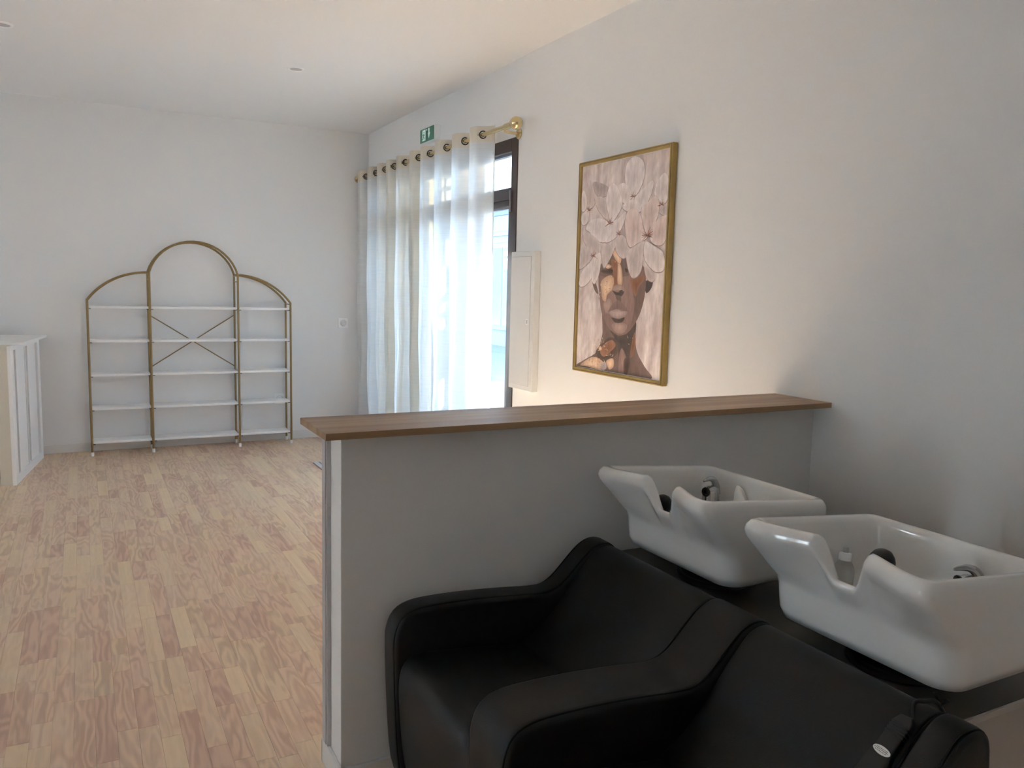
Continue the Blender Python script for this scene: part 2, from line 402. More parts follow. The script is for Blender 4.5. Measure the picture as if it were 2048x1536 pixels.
# ochre outside: reveals and street face of the shop front
bm = bmesh.new()
box(bm, (fx1, WY0 - 0.004, WZ1), (XR + T, WY1 + 0.004, WZ1 + 0.004)); box(bm, (fx1, WY0 - 0.004, -0.05), (XR + T, WY0, WZ1)); box(bm, (fx1, WY1, -0.05), (XR + T, WY1 + 0.004, WZ1))
box(bm, (XR + T, YN - 0.2, -0.1), (XR + T + 0.02, WY0, ZC + 0.6)); box(bm, (XR + T, WY1, -0.1), (XR + T + 0.02, YB + 3, ZC + 0.6)); box(bm, (XR + T, WY0, WZ1), (XR + T + 0.02, WY1, ZC + 0.6))
for v in bm.verts:
    if abs(v.co.z - WZ1) < 1e-6 and v.co.x < XR + T + 0.001: v.co.z = WZ1 - 0.003
struct(obj('trim_2', bm, M['ochre']))

struct(boxes('wall_sun_blocker', [((XR + T, 7.0, -0.1), (3.12, 7.3, 4.5))], M['ochre']))  # added wing wall: keeps the sun off the far curtain folds

# shop windows on the left, out of the frame: they light the room
for k, (a, b) in enumerate(LW):
    w = bpy.data.objects.new('window_%d' % (k + 2), None); C.objects.link(w); w.location = (XL, a, LZ0); struct(w)
    bm = bmesh.new()
    for lo, hi in (((XL - 0.08, a, LZ0), (XL, a + 0.06, LZ1)), ((XL - 0.08, b - 0.06, LZ0), (XL, b, LZ1)), ((XL - 0.08, a + 0.06, LZ1 - 0.06), (XL, b - 0.06, LZ1)),
                   ((XL - 0.08, a + 0.06, LZ0), (XL, b - 0.06, LZ0 + 0.06)), ((XL - 0.08, (a + b) / 2 - 0.03, LZ0 + 0.06), (XL, (a + b) / 2 + 0.03, LZ1 - 0.06))): box(bm, lo, hi)
    obj('window_frame', bm, M['alu'], w, bevel=0.004)
    boxes('pane', [((XL - 0.05, a + 0.055, LZ0 + 0.055), (XL - 0.044, b - 0.055, LZ1 - 0.055))], M['glass'], w)
    portal('portal', (XL - T - 0.02, (a + b) / 2, (LZ0 + LZ1) / 2), (LZ1 - LZ0, b - a), (0, -PI / 2, 0))
portal('portal', (XR + T + 0.03, (WY0 + WY1) / 2, WZ1 / 2), (WZ1 + 0.1, WY1 - WY0), (0, PI / 2, 0))

# ------------------------------------------------------------------ outside: street seen through the glass, plus added light helpers
struct(boxes('ground', [((XR + T, -30, -0.2), (45, 70, -0.08))], M['street']))
struct(boxes('ground_left', [((-40, -30, -0.2), (XL - T, 40, -0.08))], M['street']))
b1 = thing('shop_building', 'pale low shop building across the street, seen through the window', 'building', (9.0, 17.0, -0.08))
boxes('wall', [((9.0, 2.0, -0.08), (14.0, 40.0, 3.05))], M['facade'], b1)
boxes('cornice', [((8.86, 1.9, 3.16), (14.1, 40.1, 3.26))], M['facade'], b1, bevel=0.02)
boxes('fascia', [((8.93, 2.0, 3.05), (14.0, 40.0, 3.16))], M['facade_dark'], b1)
boxes('ledge', [((8.92, 2.0, 2.56), (9.0, 40.0, 2.66))], M['facade'], b1, bevel=0.01)
for k in range(11):
    y0 = 3.0 + k * 3.3
    f = boxes('shop_window', [((8.95, y0, 0.3), (9.0, y0 + 2.5, 2.4))], M['facade'], b1, bevel=0.01)
    boxes('pane', [((8.94, y0 + 0.12, 0.42), (8.952, y0 + 1.2, 2.28)), ((8.94, y0 + 1.3, 0.42), (8.952, y0 + 2.38, 2.28))], M['facade_glass'], f)
    boxes('blind', [((8.925, y0 + 0.14, 1.75), (8.938, y0 + 1.18, 2.02)), ((8.925, y0 + 0.14, 2.08), (8.938, y0 + 1.18, 2.2))], M['white_matte'], f)

sc = thing('slatted_sun_blocker', 'added pale slatted sun blocker outside, shaping light on the curtain', 'screen', (2.64, 5.85, -0.08))  # made-up blocker: its gaps shape the sun patches on the curtain
for y, z in ((5.49, 2.62), (5.965, 2.62), (6.25, 2.22)): boxes('post', [((2.655, y - 0.025, -0.08), (2.70, y + 0.025, z))], M['screen_wood'], sc, bevel=0.003)
for z0, z1 in ((0.02, 0.24), (0.25, 0.47), (0.48, 0.70), (0.71, 0.93), (0.94, 1.17), (1.18, 1.48), (1.68, 1.85), (1.86, 2.00), (2.075, 2.115), (2.17, 2.22)):
    boxes('slat', [((2.632, 5.99, z0), (2.655, 6.28, z1))], M['screen_wood'], sc, bevel=0.003)
for k in range(13):
    boxes('board', [((2.632, 5.46, 0.02 + k * 0.2), (2.655, 5.9895, 0.2195 + k * 0.2))], M['screen_wood'], sc)

cn = thing('canopy_sun_blocker', 'added flat roof on posts, out of view, shading the street', 'canopy', (7.2, 16.0, -0.08))  # added above the view to keep direct sun off the paving
boxes('roof', [((5.15, 4.0, 5.0), (12.5, 32.0, 5.15))], M['facade'], cn)
for y in (4.3, 11.0, 25.0, 31.7):
    for x in (5.35, 8.5): boxes('post', [((x - 0.08, y - 0.08, -0.08), (x + 0.08, y + 0.08, 5.0))], M['facade_dark'], cn)

nb = thing('warm_bounce_house', 'added unseen sandy house bouncing warm light into the left windows', 'building', (-9.5, 3.5, -0.08))  # added as a sunlit reflector for the left windows
boxes('wall', [((-14.0, -6.0, -0.08), (-9.5, 12.0, 4.2))], M['warm_render'], nb)
boxes('roof', [((-14.2, -6.2, 4.2), (-9.2, 12.2, 4.4))], M['facade_dark'], nb, bevel=0.02)
for y0 in (-3.5, 0.5, 4.5, 8.5):
    f = boxes('window', [((-9.53, y0, 1.0), (-9.46, y0 + 1.1, 2.3))], M['facade'], nb, bevel=0.01)
    boxes('pane', [((-9.462, y0 + 0.08, 1.08), (-9.452, y0 + 1.02, 2.22))], M['facade_glass'], f)
# outlines of the flat print, in millimetres from its lower left corner
ART = [
('skinsh',[(216,274),(216,216),(217,165),(176,85),(73,38),(2,1),(159,0),(389,0),(606,1),(555,50),(502,102),(482,156),(477,250),(423,208),(298,203)]),
('neckdk',[(284,194),(368,172),(475,242),(472,179),(445,110),(426,3),(382,3),(361,75),(336,143)]),
('skin',[(361,75),(380,117),(415,79),(426,1),(360,1)]),
('skinsh',[(109,437),(146,412),(164,385),(172,360),(146,371),(123,402)]),
('neckdk',[(533,420),(586,422),(576,388),(543,371)]),
('skin',[(215,516),(183,496),(170,447),(174,389),(189,323),(211,265),(252,217),(312,184),(368,175),(424,192),(483,246),(519,306),(537,376),(537,441),(520,483),(415,555),(298,574)]),
('skinsh',[(439,430),(523,441),(537,376),(519,306),(483,246),(441,208),(456,265),(462,328),(440,383)]),
('skinsh',[(215,516),(271,535),(388,532),(421,485),(410,446),(279,442),(187,447),(191,492)]),
('skinlt',[(297,223),(363,234),(414,224),(395,191),(352,182),(311,195)]),
('skinlt',[(220,319),(265,341),(289,317),(270,275),(239,275)]),
('bronze',[(425,430),(520,447),(527,430),(491,395),(473,356),(447,371),(430,406)]),
('bronze',[(280,471),(316,494),(335,406),(310,394),(281,386),(298,430)]),
('gold',[(325,498),(349,490),(365,430),(356,400),(329,410),(323,454)]),
('skinlt',[(298,398),(348,406),(380,386),(367,370),(329,378),(293,378)]),
('neckdk',[(290,378),(329,370),(381,376),(363,354),(323,353)]),
('neckdk',[(343,378),(369,381),(366,368),(350,366)]),
('skinsh',[(313,354),(353,354),(362,330),(340,328)]),
('lipdk',[(260,278),(294,315),(330,331),(355,331),(390,311),(419,287),(368,289),(336,295),(299,286)]),
('liplt',[(267,277),(303,289),(336,293),(369,286),(412,285),(394,263),(347,252),(294,258)]),
('neckdk',[(291,253),(347,248),(394,258),(373,235),(323,231)]),
('gold',[(190,412),(222,437),(278,448),(299,417),(284,380),(248,357),(238,328),(210,335),(199,373)]),
('dark',[(188,470),(231,475),(283,471),(273,455),(214,458)]),
('gold',[(282,551),(306,566),(348,532),(342,500),(306,517)]),
('gold',[(217,491),(252,499),(275,487),(246,478)]),
('bronze',[(273,519),(318,510),(321,478),(284,475)]),
('dark',[(381,481),(405,473),(400,460),(385,465)]),
('dark',[(171,85),(228,131),(284,161),(340,149),(352,98),(310,63),(253,40),(199,51)]),
('bronze',[(207,88),(246,130),(303,149),(332,126),(292,93),(240,66)]),
('gold',[(195,105),(213,115),(221,99),(202,92)]),
('gold',[(265,51),(317,64),(322,27),(291,10),(270,27)]),
('gold',[(39,9),(146,58),(235,42),(232,2),(101,7)]),
('petaldk',[(214,26),(253,44),(265,16),(230,1)]),
('bronze',[(449,82),(456,146),(475,195),(485,152),(471,95)]),
('dark',[(402,62),(437,85),(450,50),(430,1),(407,1)]),
('petaldk',[(96,888),(153,881),(225,852),(213,816),(145,818),(108,850)]),
('petalmd',[(35,849),(67,900),(101,860),(122,801),(93,767),(50,778)]),
('petallt',[(0,845),(29,848),(47,783),(27,757),(0,768)]),
('petallt',[(0,736),(64,761),(62,707),(18,691)]),
('petallt',[(576,784),(588,838),(638,872),(671,830),(667,769),(634,743)]),
('petalmd',[(602,740),(665,740),(667,697),(617,707)]),
('petallt',[(358,860),(361,936),(421,968),(488,936),(499,876),(474,826),(429,792),(382,823)]),
('petallt',[(434,786),(501,824),(560,849),(558,804),(520,751),(475,737),(439,753)]),
('petallt',[(284,839),(349,860),(407,811),(429,783),(380,762),(332,783)]),
('petallt',[(344,759),(423,779),(483,750),(477,722),(427,735),(377,733)]),
('petaldk',[(322,637),(352,659),(400,594),(417,555),(383,556)]),
('petalmd',[(191,594),(266,600),(305,626),(300,582),(271,535),(218,483),(195,521)]),
('petalmd',[(301,614),(352,628),(394,595),(413,555),(376,524),(330,537),(301,574)]),
('petalmd',[(118,811),(167,815),(212,793),(235,745),(240,697),(187,724),(137,768)]),
('petallt',[(212,793),(230,848),(268,868),(316,829),(343,768),(304,715),(259,692),(231,737)]),
('petallt',[(47,671),(80,706),(153,716),(234,695),(267,663),(268,614),(199,601),(133,620),(76,657)]),
('petallt',[(256,688),(325,707),(370,732),(364,689),(330,643),(280,610),(218,601),(245,640)]),
('petalmd',[(20,643),(79,650),(161,612),(182,586),(174,536),(124,546),(56,591)]),
('petalmd',[(0,568),(58,588),(119,546),(74,505),(0,481)]),
('petallt',[(2,404),(25,465),(87,506),(127,524),(139,481),(109,431),(46,395)]),
('petallt',[(130,529),(180,554),(187,505),(173,447),(143,409),(115,431)]),
('petalmd',[(527,487),(579,461),(603,433),(584,419),(545,436)]),
('petalpk',[(371,704),(398,737),(443,739),(487,705),(508,651),(538,610),(470,587),(413,573),(379,626)]),
('petalpk',[(487,733),(533,761),(590,782),(613,733),(595,676),(560,632),(531,625),(500,681)]),
('petalpk',[(555,624),(605,681),(669,695),(672,642),(663,590),(627,572),(574,586)]),
('petalmd',[(524,593),(516,529),(505,468),(468,438),(430,444),(398,501),(393,548),(454,578)]),
('petallt',[(526,591),(591,572),(653,540),(664,474),(613,460),(554,490),(522,529)])]
STAMENS = [(67,763,22),(244,690,30),(427,798,24),(539,625,38),(127,544,26),(322,641,20),(626,748,22)]
# ------------------------------------------------------------------ oak shelf on the partition
CX0, CY0, CY1, CZ0, CZ1 = 0.496, 1.860, 2.113, 0.9345, 0.9515
ct = thing('countertop', 'oak plank ledge capping the grey half-height wall', 'counter', (CX0, CY0, CZ0))
STV = [wood('oak_ledge_%d' % i, a, b, 10.0, 0.07, 'X', 0.5, 0.42, seed=2.2 * i + 0.7, bump=0.04) for i, (a, b) in enumerate(
    [((134, 102, 72), (172, 141, 106)), ((140, 108, 78), (178, 147, 112)), ((130, 98, 70), (168, 137, 102))])]
w3 = (CY1 - CY0) / 3
for i in range(3):
    boxes('stave', [((CX0, CY0 + i * w3 + (0.0002 if i else 0), CZ0), (XR - 0.001, CY0 + (i + 1) * w3 - 0.0002, CZ1))], STV[i], ct, bevel=0.0008)

# ------------------------------------------------------------------ curtain rod and curtains
RX, RZ = 2.094, 2.187
rod = thing('curtain_rod', 'brass curtain rod with ball ends above the glazed door', 'curtain rod', (RX, 5.4, RZ))
bm = bmesh.new(); tube(bm, [(RX, 4.10, RZ), (RX, 6.76, RZ)], 0.0125, 16); obj('pole', bm, M['brass'], rod, smooth=True, angle=40)
for y, s in ((4.10, -1), (6.76, 1)):
    bm = bmesh.new()
    if s < 0:
        prof = [(0.0135, 0.0), (0.0165, 0.002), (0.0165, 0.085), (0.012, 0.087), (0.012, 0.094), (0.017, 0.098), (0.030, 0.108), (0.0345, 0.125), (0.0345, 0.135), (0.029, 0.153), (0.015, 0.165), (0, 0.168)]
    else:
        prof = [(0.0135, 0), (0.0165, 0.002), (0.0165, 0.02), (0.012, 0.022), (0.028, 0.03), (0.030, 0.045), (0.018, 0.058), (0, 0.06)]
    lathe(bm, prof, 28, Matrix.Translation((RX, y, RZ)) @ Matrix.Rotation(PI / 2 if s < 0 else -PI / 2, 4, 'X'))
    obj('finial', bm, M['brass'], rod, smooth=True, angle=50)
for y in (4.115, 6.72):
    bm = bmesh.new()
    tube(bm, [(RX, y, RZ - 0.018), (RX + 0.03, y, RZ - 0.024), (XR - 0.012, y, RZ - 0.024)], 0.0085, 12)
    lathe(bm, [(0, -0.001), (0.026, -0.001), (0.026, 0.008), (0.021, 0.012), (0, 0.012)], 24) if False else None
    obj('bracket', bm, M['brass'], rod, smooth=True, angle=40)
    bm = bmesh.new(); lathe(bm, [(0, 0), (0.030, 0), (0.030, 0.007), (0.024, 0.012), (0, 0.012)], 24, Matrix.Translation((XR - 0.0005, y, RZ - 0.024)) @ Matrix.Rotation(-PI / 2, 4, 'Y'))
    obj('wall_plate', bm, M['brass'], rod, smooth=True, angle=40)

def curtain(name, label, y0, y1, eyes, phase_pts, seed, amp, folds=()):
    """sheet hung in folds: x is a wave whose phase advances one turn between visible eyelets"""
    r = random.Random(seed)
    t = thing(name, label, 'curtain', (RX, (y0 + y1) / 2, 0.02), 'eyelet curtains on the brass rod')
    ph = list(phase_pts)
    def phase(y):
        for (ya, pa), (yb, pb) in zip(ph, ph[1:]):
            if y <= yb: return pa + (pb - pa) * (y - ya) / (yb - ya)
        return ph[-1][1]
    ZT, ZB = 2.236, 0.02
    k1, k2 = r.random() * 6, r.random() * 6
    def pos(y, z):
        f = max(0.0, (2.14 - z) / 2.12)                        # 0 at the hem, 1 at the floor
        p = phase(y)
        yy = y + f * (0.030 * math.sin(y * 4.1 + k1) + 0.020 * math.sin(y * 9.3 + k2) * f)
        a = amp * (1 - 0.18 * f + 0.22 * f * math.sin(y * 5.7 + k2))
        s = math.sin(2 * PI * p)
        w = -a * (s + 0.16 * math.sin(6 * PI * p)) / 0.9
        edge = min(1.0, min(y - y0, y1 - y) / 0.05)
        w += f * 0.010 * math.sin(2 * PI * p * 2 + 3 * z + k1) + f * 0.008 * math.sin(7 * z + y * 8)
        return (RX + w * (0.55 + 0.45 * max(0, edge)), min(max(yy, y0 - 0.02), 6.812), z)
    ny = int((y1 - y0) / 0.0075)
    zs = [ZT - 0.0055 * i for i in range(17)]
    z = zs[-1]
    low = []
    while z > ZB + 0.02: z -= 0.035; low.append(max(z, ZB))
    zt = zs + low
    g = []
    for iz, z in enumerate(zt): g.append([pos(y0 + (y1 - y0) * i / ny, z) for i in range(ny + 1)])
    def sheet(rows, hole):
        bm = bmesh.new()
        V = [[bm.verts.new(p) for p in g[k]] for k in rows]
        for a in range(len(rows) - 1):
            for i in range(ny):
                yc = y0 + (y1 - y0) * (i + 0.5) / ny; zc = (zt[rows[a]] + zt[rows[a + 1]]) / 2
                if hole and any((yc - ye) ** 2 * 1.9 + (zc - RZ) ** 2 < 0.0185 ** 2 for ye in eyes): continue
                bm.faces.new((V[a][i], V[a + 1][i], V[a + 1][i + 1], V[a][i + 1]))
        return bm
    obj('header', sheet(list(range(17)), True), M['voile_hem'], t, smooth=True)
    obj('drape', sheet(list(range(16, len(zt))), False), M['voile'], t, smooth=True)
    # stitched side hem along each edge
    for i0, i1 in ((0, 3), (ny - 3, ny)):
        bm = bmesh.new(); V = [[bm.verts.new(Vector(g[k][i]) + Vector((-0.0012, 0, 0))) for i in range(i0, i1 + 1)] for k in range(16, len(zt))]
        for a in range(len(V) - 1):
            for i in range(i1 - i0): bm.faces.new((V[a][i], V[a + 1][i], V[a + 1][i + 1], V[a][i + 1]))
        obj('side_hem', bm, M['voile_hem'], t, smooth=True)
    for ya, yb in folds:      # cloth folded back on itself: a second layer behind the first
        i0, i1 = int((ya - y0) / (y1 - y0) * ny), int((yb - y0) / (y1 - y0) * ny)
        bm = bmesh.new(); V = [[bm.verts.new(Vector(g[k][i]) + Vector((0.004, 0, 0))) for i in range(i0, i1 + 1)] for k in range(16, len(zt))]
        for a in range(len(V) - 1):
            for i in range(i1 - i0): bm.faces.new((V[a][i], V[a + 1][i], V[a + 1][i + 1], V[a][i + 1]))
        obj('folded_layer', bm, M['voile_fold'], t, smooth=True)
    for ye in eyes:
        a = Vector(pos(ye - 0.004, RZ)); b = Vector(pos(ye + 0.004, RZ)); d = (b - a).normalized()
        c = Vector(pos(ye, RZ)); c.x = RX; nrm = Vector((-d.y, d.x, 0)).normalized()
        bm = bmesh.new()
        tube(bm, [c + (d * math.cos(q) + Vector((0, 0, 1)) * math.sin(q)) * 0.0205 for q in [2 * PI * k / 28 for k in range(28)]], 0.0038, 8, closed=True)
        obj('eyelet', bm, M['bronze'], t, smooth=True)
near = [4.379, 4.631, 4.908, 5.187, 5.397]
far = [5.663, 5.897, 6.100, 6.329, 6.586]
def pts(y0, y1, e):
    P = [(y0 - 0.001, -0.27)]
    P += [(v, float(i)) for i, v in enumerate(e)]
    P += [(y1 + 0.001, len(e) - 1 + (y1 - e[-1]) / (e[-1] - e[-2]))]
    return P
def hidden(e): return [(a + b) / 2 for a, b in zip(e, e[1:])]
curtain('eyelet_curtain', 'sheer cream eyelet curtain hung at the near side of the glazed door', 4.268, 5.522, near + hidden(near), pts(4.268, 5.522, near), 3, 0.046, ((5.29, 5.50),))
curtain('eyelet_curtain', 'sheer cream eyelet curtain hung at the far side by the back wall', 5.505, 6.79, far + hidden(far), pts(5.505, 6.79, far), 9, 0.044, ((5.82, 6.03),))

# ------------------------------------------------------------------ things on the right wall
# running-man exit sign
sg = thing('exit_sign', 'green running-man emergency exit sign high on the wall above the curtains', 'sign', (XR, 5.39, 2.30))
boxes('housing', [((2.150, 5.262, 2.296), (XR, 5.522, 2.398))], M['white'], sg, bevel=0.003)
fx = 2.150
pl = boxes('sign_plate', [((fx - 0.003, 5.268, 2.301), (fx - 0.0002, 5.516, 2.393))], M['green'], sg)
def flat(bm, poly, x):      # outline in (u, z): u runs from left (far) to right (near)
    vs = [bm.verts.new((x, 5.516 - u, z)) for u, z in poly]; bm.faces.new(vs)
    r = bmesh.ops.extrude_face_region(bm, geom=bm.faces[-1:] if False else [f for f in bm.faces if vs[0] in f.verts][:1])
    for v in [e for e in r['geom'] if isinstance(e, bmesh.types.BMVert)]: v.co.x += 0.0012
bm = bmesh.new(); flat(bm, [(0.045, 2.312), (0.100, 2.312), (0.100, 2.384), (0.045, 2.384)], fx - 0.0043)
door = obj('doorway_symbol', bm, M['sign_white'], pl)
bm = bmesh.new(); flat(bm, [(0.155, 2.385), (0.172, 2.385), (0.172, 2.352), (0.184, 2.356), (0.1635, 2.318), (0.143, 2.356), (0.155, 2.352)], fx - 0.0043)
obj('arrow', bm, M['sign_white'], pl)
bm = bmesh.new()
for poly in ([(0.070, 2.368), (0.078, 2.372), (0.084, 2.366), (0.080, 2.359), (0.071, 2.361)],
             [(0.060, 2.356), (0.080, 2.357), (0.092, 2.348), (0.089, 2.344), (0.080, 2.350), (0.077, 2.338), (0.088, 2.329), (0.086, 2.316), (0.081, 2.316), (0.081, 2.327), (0.070, 2.334), (0.062, 2.322), (0.048, 2.322), (0.048, 2.326), (0.059, 2.327), (0.066, 2.342), (0.064, 2.351), (0.056, 2.346), (0.053, 2.349)]):
    flat(bm, poly, fx - 0.0056)
obj('running_figure', bm, M['green'], pl)
bm = bmesh.new(); lathe(bm, [(0, 0), (0.006, 0), (0.004, 0.003), (0, 0.004)], 12, Matrix.Translation((fx - 0.003, 5.516 - 0.125, 2.378)) @ Matrix.Rotation(-PI / 2, 4, 'Y'))
obj('indicator_lamp', bm, M['sign_white'], pl)

# white electrical panel
ep = thing('electrical_panel', 'tall white electrical panel box beside the dark door frame', 'electrical panel', (XR, 3.966, 0.740))
boxes('cabinet_box', [((2.153, 3.832, 0.741), (XR, 4.100, 1.508))], M['white_matte'], ep, bevel=0.004)
dr = boxes('door', [((2.150, 3.868, 0.772), (2.1555, 4.085, 1.478))], M['white_matte'], ep, bevel=0.0015)
bm = bmesh.new()
for lo, hi in (((2.1520, 3.8655, 0.7695), (2.1532, 3.868, 1.4805)), ((2.1520, 4.085, 0.7695), (2.1532, 4.0875, 1.4805)), ((2.1520, 3.868, 0.7695), (2.1532, 4.085, 0.772)), ((2.1520, 3.868, 1.478), (2.1532, 4.085, 1.4805))): box(bm, lo, hi)
obj('shadow_gap', bm, M['trunk'], ep)
la = boxes('latch', [((2.1470, 3.877, 1.108), (2.150, 3.903, 1.140))], M['white'], dr, bevel=0.001)
boxes('key_slot', [((2.1462, 3.882, 1.114), (2.1472, 3.894, 1.134))], M['trunk'], dr)

# framed print of a face under blossoms
PYL, PYR, PZ0, PZ1, PD = 3.437, 2.722, 0.9045, 1.9175, 0.029
px = XR - PD
pic = thing('framed_picture', 'gilt framed print of a face crowned with white blossoms above the oak ledge', 'picture', (XR, (PYL + PYR) / 2, PZ0))
FW = 0.020
def frame_bar(ya, yb, za, zb, inner):      # a moulding of two steps
    bm = bmesh.new()
    box(bm, (px, min(ya, yb), min(za, zb)), (XR - 0.001, max(ya, yb), max(za, zb)))
    return bm
for nm, (ya, yb, za, zb) in {'l': (PYL, PYL - FW, PZ0, PZ1), 'r': (PYR, PYR + FW, PZ0, PZ1), 't': (PYL - FW, PYR + FW, PZ1 - FW, PZ1), 'b': (PYL - FW, PYR + FW, PZ0, PZ0 + FW)}.items():
    o = obj('frame_rail', frame_bar(ya, yb, za, zb, 0), M['frame_gold'], pic, bevel=0.0035)
    bm = bmesh.new()
    if nm in 'lr':
        s = -1 if nm == 'l' else 1
        yi = yb + s * 0.0; box(bm, (px - 0.002, min(ya + s * 0.005, ya + s * 0.0085), PZ0 + 0.005), (px + 0.002, max(ya + s * 0.005, ya + s * 0.0085), PZ1 - 0.005))
    else:
        s = -1 if nm == 't' else 1; z0 = (PZ1 if nm == 't' else PZ0)
        box(bm, (px - 0.002, PYR + 0.008, min(z0 + s * 0.005, z0 + s * 0.0085)), (px + 0.002, PYL - 0.008, max(z0 + s * 0.005, z0 + s * 0.0085)))
    obj('bead', bm, M['frame_gold_dark'], o, bevel=0.001)
PW, PH = 0.672, 0.968
py0 = PYL - FW - 0.0015; pz0 = PZ0 + FW + 0.0025
K = 1.0 / 0.52                              # print inks measured under the wall's light
INK = {'skin': ((126, 98, 89), (112, 86, 79)), 'skinsh': ((92, 73, 67), (104, 82, 74)), 'skinlt': ((146, 118, 108), (128, 102, 93)), 'neckdk': ((66, 57, 53), (78, 64, 58)),
       'petallt': ((164, 150, 147), (180, 168, 166)), 'petalmd': ((148, 132, 129), (165, 150, 147)), 'petaldk': ((132, 116, 114), (146, 131, 129)),
       'petalpk': ((160, 137, 131), (176, 158, 153)), 'bronze': ((112, 70, 50), (128, 88, 66)), 'gold': ((190, 160, 132), (160, 124, 98)), 'dark': ((62, 48, 42), (84, 66, 57)),
       'lipdk': ((104, 80, 75), (112, 88, 82)), 'liplt': ((158, 134, 128), (130, 106, 100))}
def ink(c):
    g = sum(c) / 3
    return tuple(min(0.95, v * K) for v in lin([x + (g - x) * 0.22 for x in c]))
def print_mesh():
    bm = bmesh.new(); col = bm.loops.layers.color.new('ink') if False else None
    cl = bm.verts.layers.float_color.new('ink')
    def V(u, v, h, c):
        w = bm.verts.new((px + 0.0105 - h, py0 - u, pz0 + v)); w[cl] = (*c, 1); return w
    # ground: streaked rose grey
    r = random.Random(5); nu, nv = 24, 34
    tone = [[r.random() for _ in range(nv + 1)] for _ in range(nu + 1)]
    for i in range(nu + 1):
        for j in range(1, nv + 1): tone[i][j] = 0.72 * tone[i][j - 1] + 0.28 * tone[i][j]
    def gcol(i, j):
        a = ink((148, 128, 126)); b = ink((182, 170, 166)); t = min(1, max(0, (tone[i][j] - 0.25) * 1.9))
        return tuple(p + (q - p) * t for p, q in zip(a, b))
    G = [[V(PW * i / nu, PH * j / nv, 0, gcol(i, j)) for j in range(nv + 1)] for i in range(nu + 1)]
    for i in range(nu):
        for j in range(nv): bm.faces.new((G[i][j], G[i][j + 1], G[i + 1][j + 1], G[i + 1][j]))
    h = 0.00004
    for key, pl_ in ART:
        c_in, c_out = INK[key]; pp = spline([(u / 1000, v / 1000, 0) for u, v in pl_], 5, closed=True)
        pp = [(min(max(p.x, 0), PW), min(max(p.y, 0), PH)) for p in pp]
        cu = sum(p[0] for p in pp) / len(pp); cv = sum(p[1] for p in pp) / len(pp)
        h += 0.00005
        pet = key.startswith('petal')
        if pet:      # thin shaded rim under each petal
            ring = [V(cu + (u - cu) * 1.03, cv + (v - cv) * 1.03 - 0.002, h - 0.00002, ink((122, 104, 101))) for u, v in pp]
            bm.faces.new(ring)
        bi = ink(c_in); bo = ink(c_out)
        cen = V(cu, cv, h, bi); n = len(pp)
        e = [V(u, v, h, tuple(x * (1 + (0.07 * math.sin(9 * k / n * 2 * PI) if pet else 0)) for x in bo)) for k, (u, v) in enumerate(pp)]
        m_ = [V(cu + (u - cu) * 0.55, cv + (v - cv) * 0.55, h, tuple((a + b) / 2 for a, b in zip(bi, bo))) for u, v in pp]
        for k in range(n):
            k2 = (k + 1) % n
            bm.faces.new((cen, m_[k], m_[k2])); bm.faces.new((m_[k], e[k], e[k2], m_[k2]))
    r = random.Random(8)
    for u, v, s in STAMENS:
        for k in range(int(s * 0.9)):
            a = r.uniform(-0.6, 3.7); L = s / 1000 * r.uniform(0.5, 1.25); u0, v0 = u / 1000, v / 1000 - 0.006
            du, dv = math.cos(a), math.sin(a); wv = 0.0011; h += 0.000004
            c = ink(r.choice([(128, 78, 64), (108, 66, 54), (92, 62, 54), (150, 100, 82)]))
            q = [V(u0 - dv * wv, v0 + du * wv, h, c), V(u0 + dv * wv, v0 - du * wv, h, c), V(u0 + du * L + dv * wv * .6, v0 + dv * L - du * wv * .6, h, c), V(u0 + du * L - dv * wv * .6, v0 + dv * L + du * wv * .6, h, c)]
            if all(0 < PW - (py0 - p.co.y) and 0 < py0 - p.co.y for p in q): bm.faces.new(q)
    # crinkles in the gold leaf
    for (ua, ub, va, vb, n) in ((0.185, 0.285, 0.335, 0.42, 26), (0.15, 0.32, 0.04, 0.15, 46), (0.05, 0.24, 0.005, 0.05, 16), (0.43, 0.47, 0.09, 0.17, 8), (0.26, 0.34, 0.42, 0.52, 12)):
        for k in range(n):
            u0, v0 = r.uniform(ua, ub), r.uniform(va, vb); a = r.uniform(0, PI); L = r.uniform(0.006, 0.02); wv = 0.0012; h += 0.000004
            c = ink(r.choice([(196, 158, 124), (150, 108, 80), (108, 76, 58), (80, 60, 50), (214, 184, 152)]))
            du, dv = math.cos(a), math.sin(a)
            bm.faces.new([V(u0 - dv * wv, v0 + du * wv, h, c), V(u0 + dv * wv, v0 - du * wv, h, c), V(u0 + du * L, v0 + dv * L, h, c)])
    me = bpy.data.meshes.new('print'); bm.to_mesh(me); bm.free()
    m = mat('print_ink', (0.5, 0.5, 0.5), 0.6, spec=0.3); nt = m.node_tree
    at = nt.nodes.new('ShaderNodeAttribute'); at.attribute_name = 'ink'
    n = nt.nodes.new('ShaderNodeTexNoise'); n.inputs['Scale'].default_value = 1; n.inputs['Detail'].default_value = 5
    mp = nt.nodes.new('ShaderNodeMapping'); mp.inputs['Scale'].default_value = (20, 70, 22); g = nt.nodes.new('ShaderNodeNewGeometry')
    mr = nt.nodes.new('ShaderNodeMapRange'); mr.inputs['From Min'].default_value = 0.3; mr.inputs['From Max'].default_value = 0.7; mr.inputs['To Min'].default_value = 0.86; mr.inputs['To Max'].default_value = 1.12
    mx = nt.nodes.new('ShaderNodeVectorMath'); mx.operation = 'SCALE'
    L = nt.links.new
    L(g.outputs['Position'], mp.inputs['Vector']); L(mp.outputs['Vector'], n.inputs['Vector']); L(n.outputs['Fac'], mr.inputs['Value'])
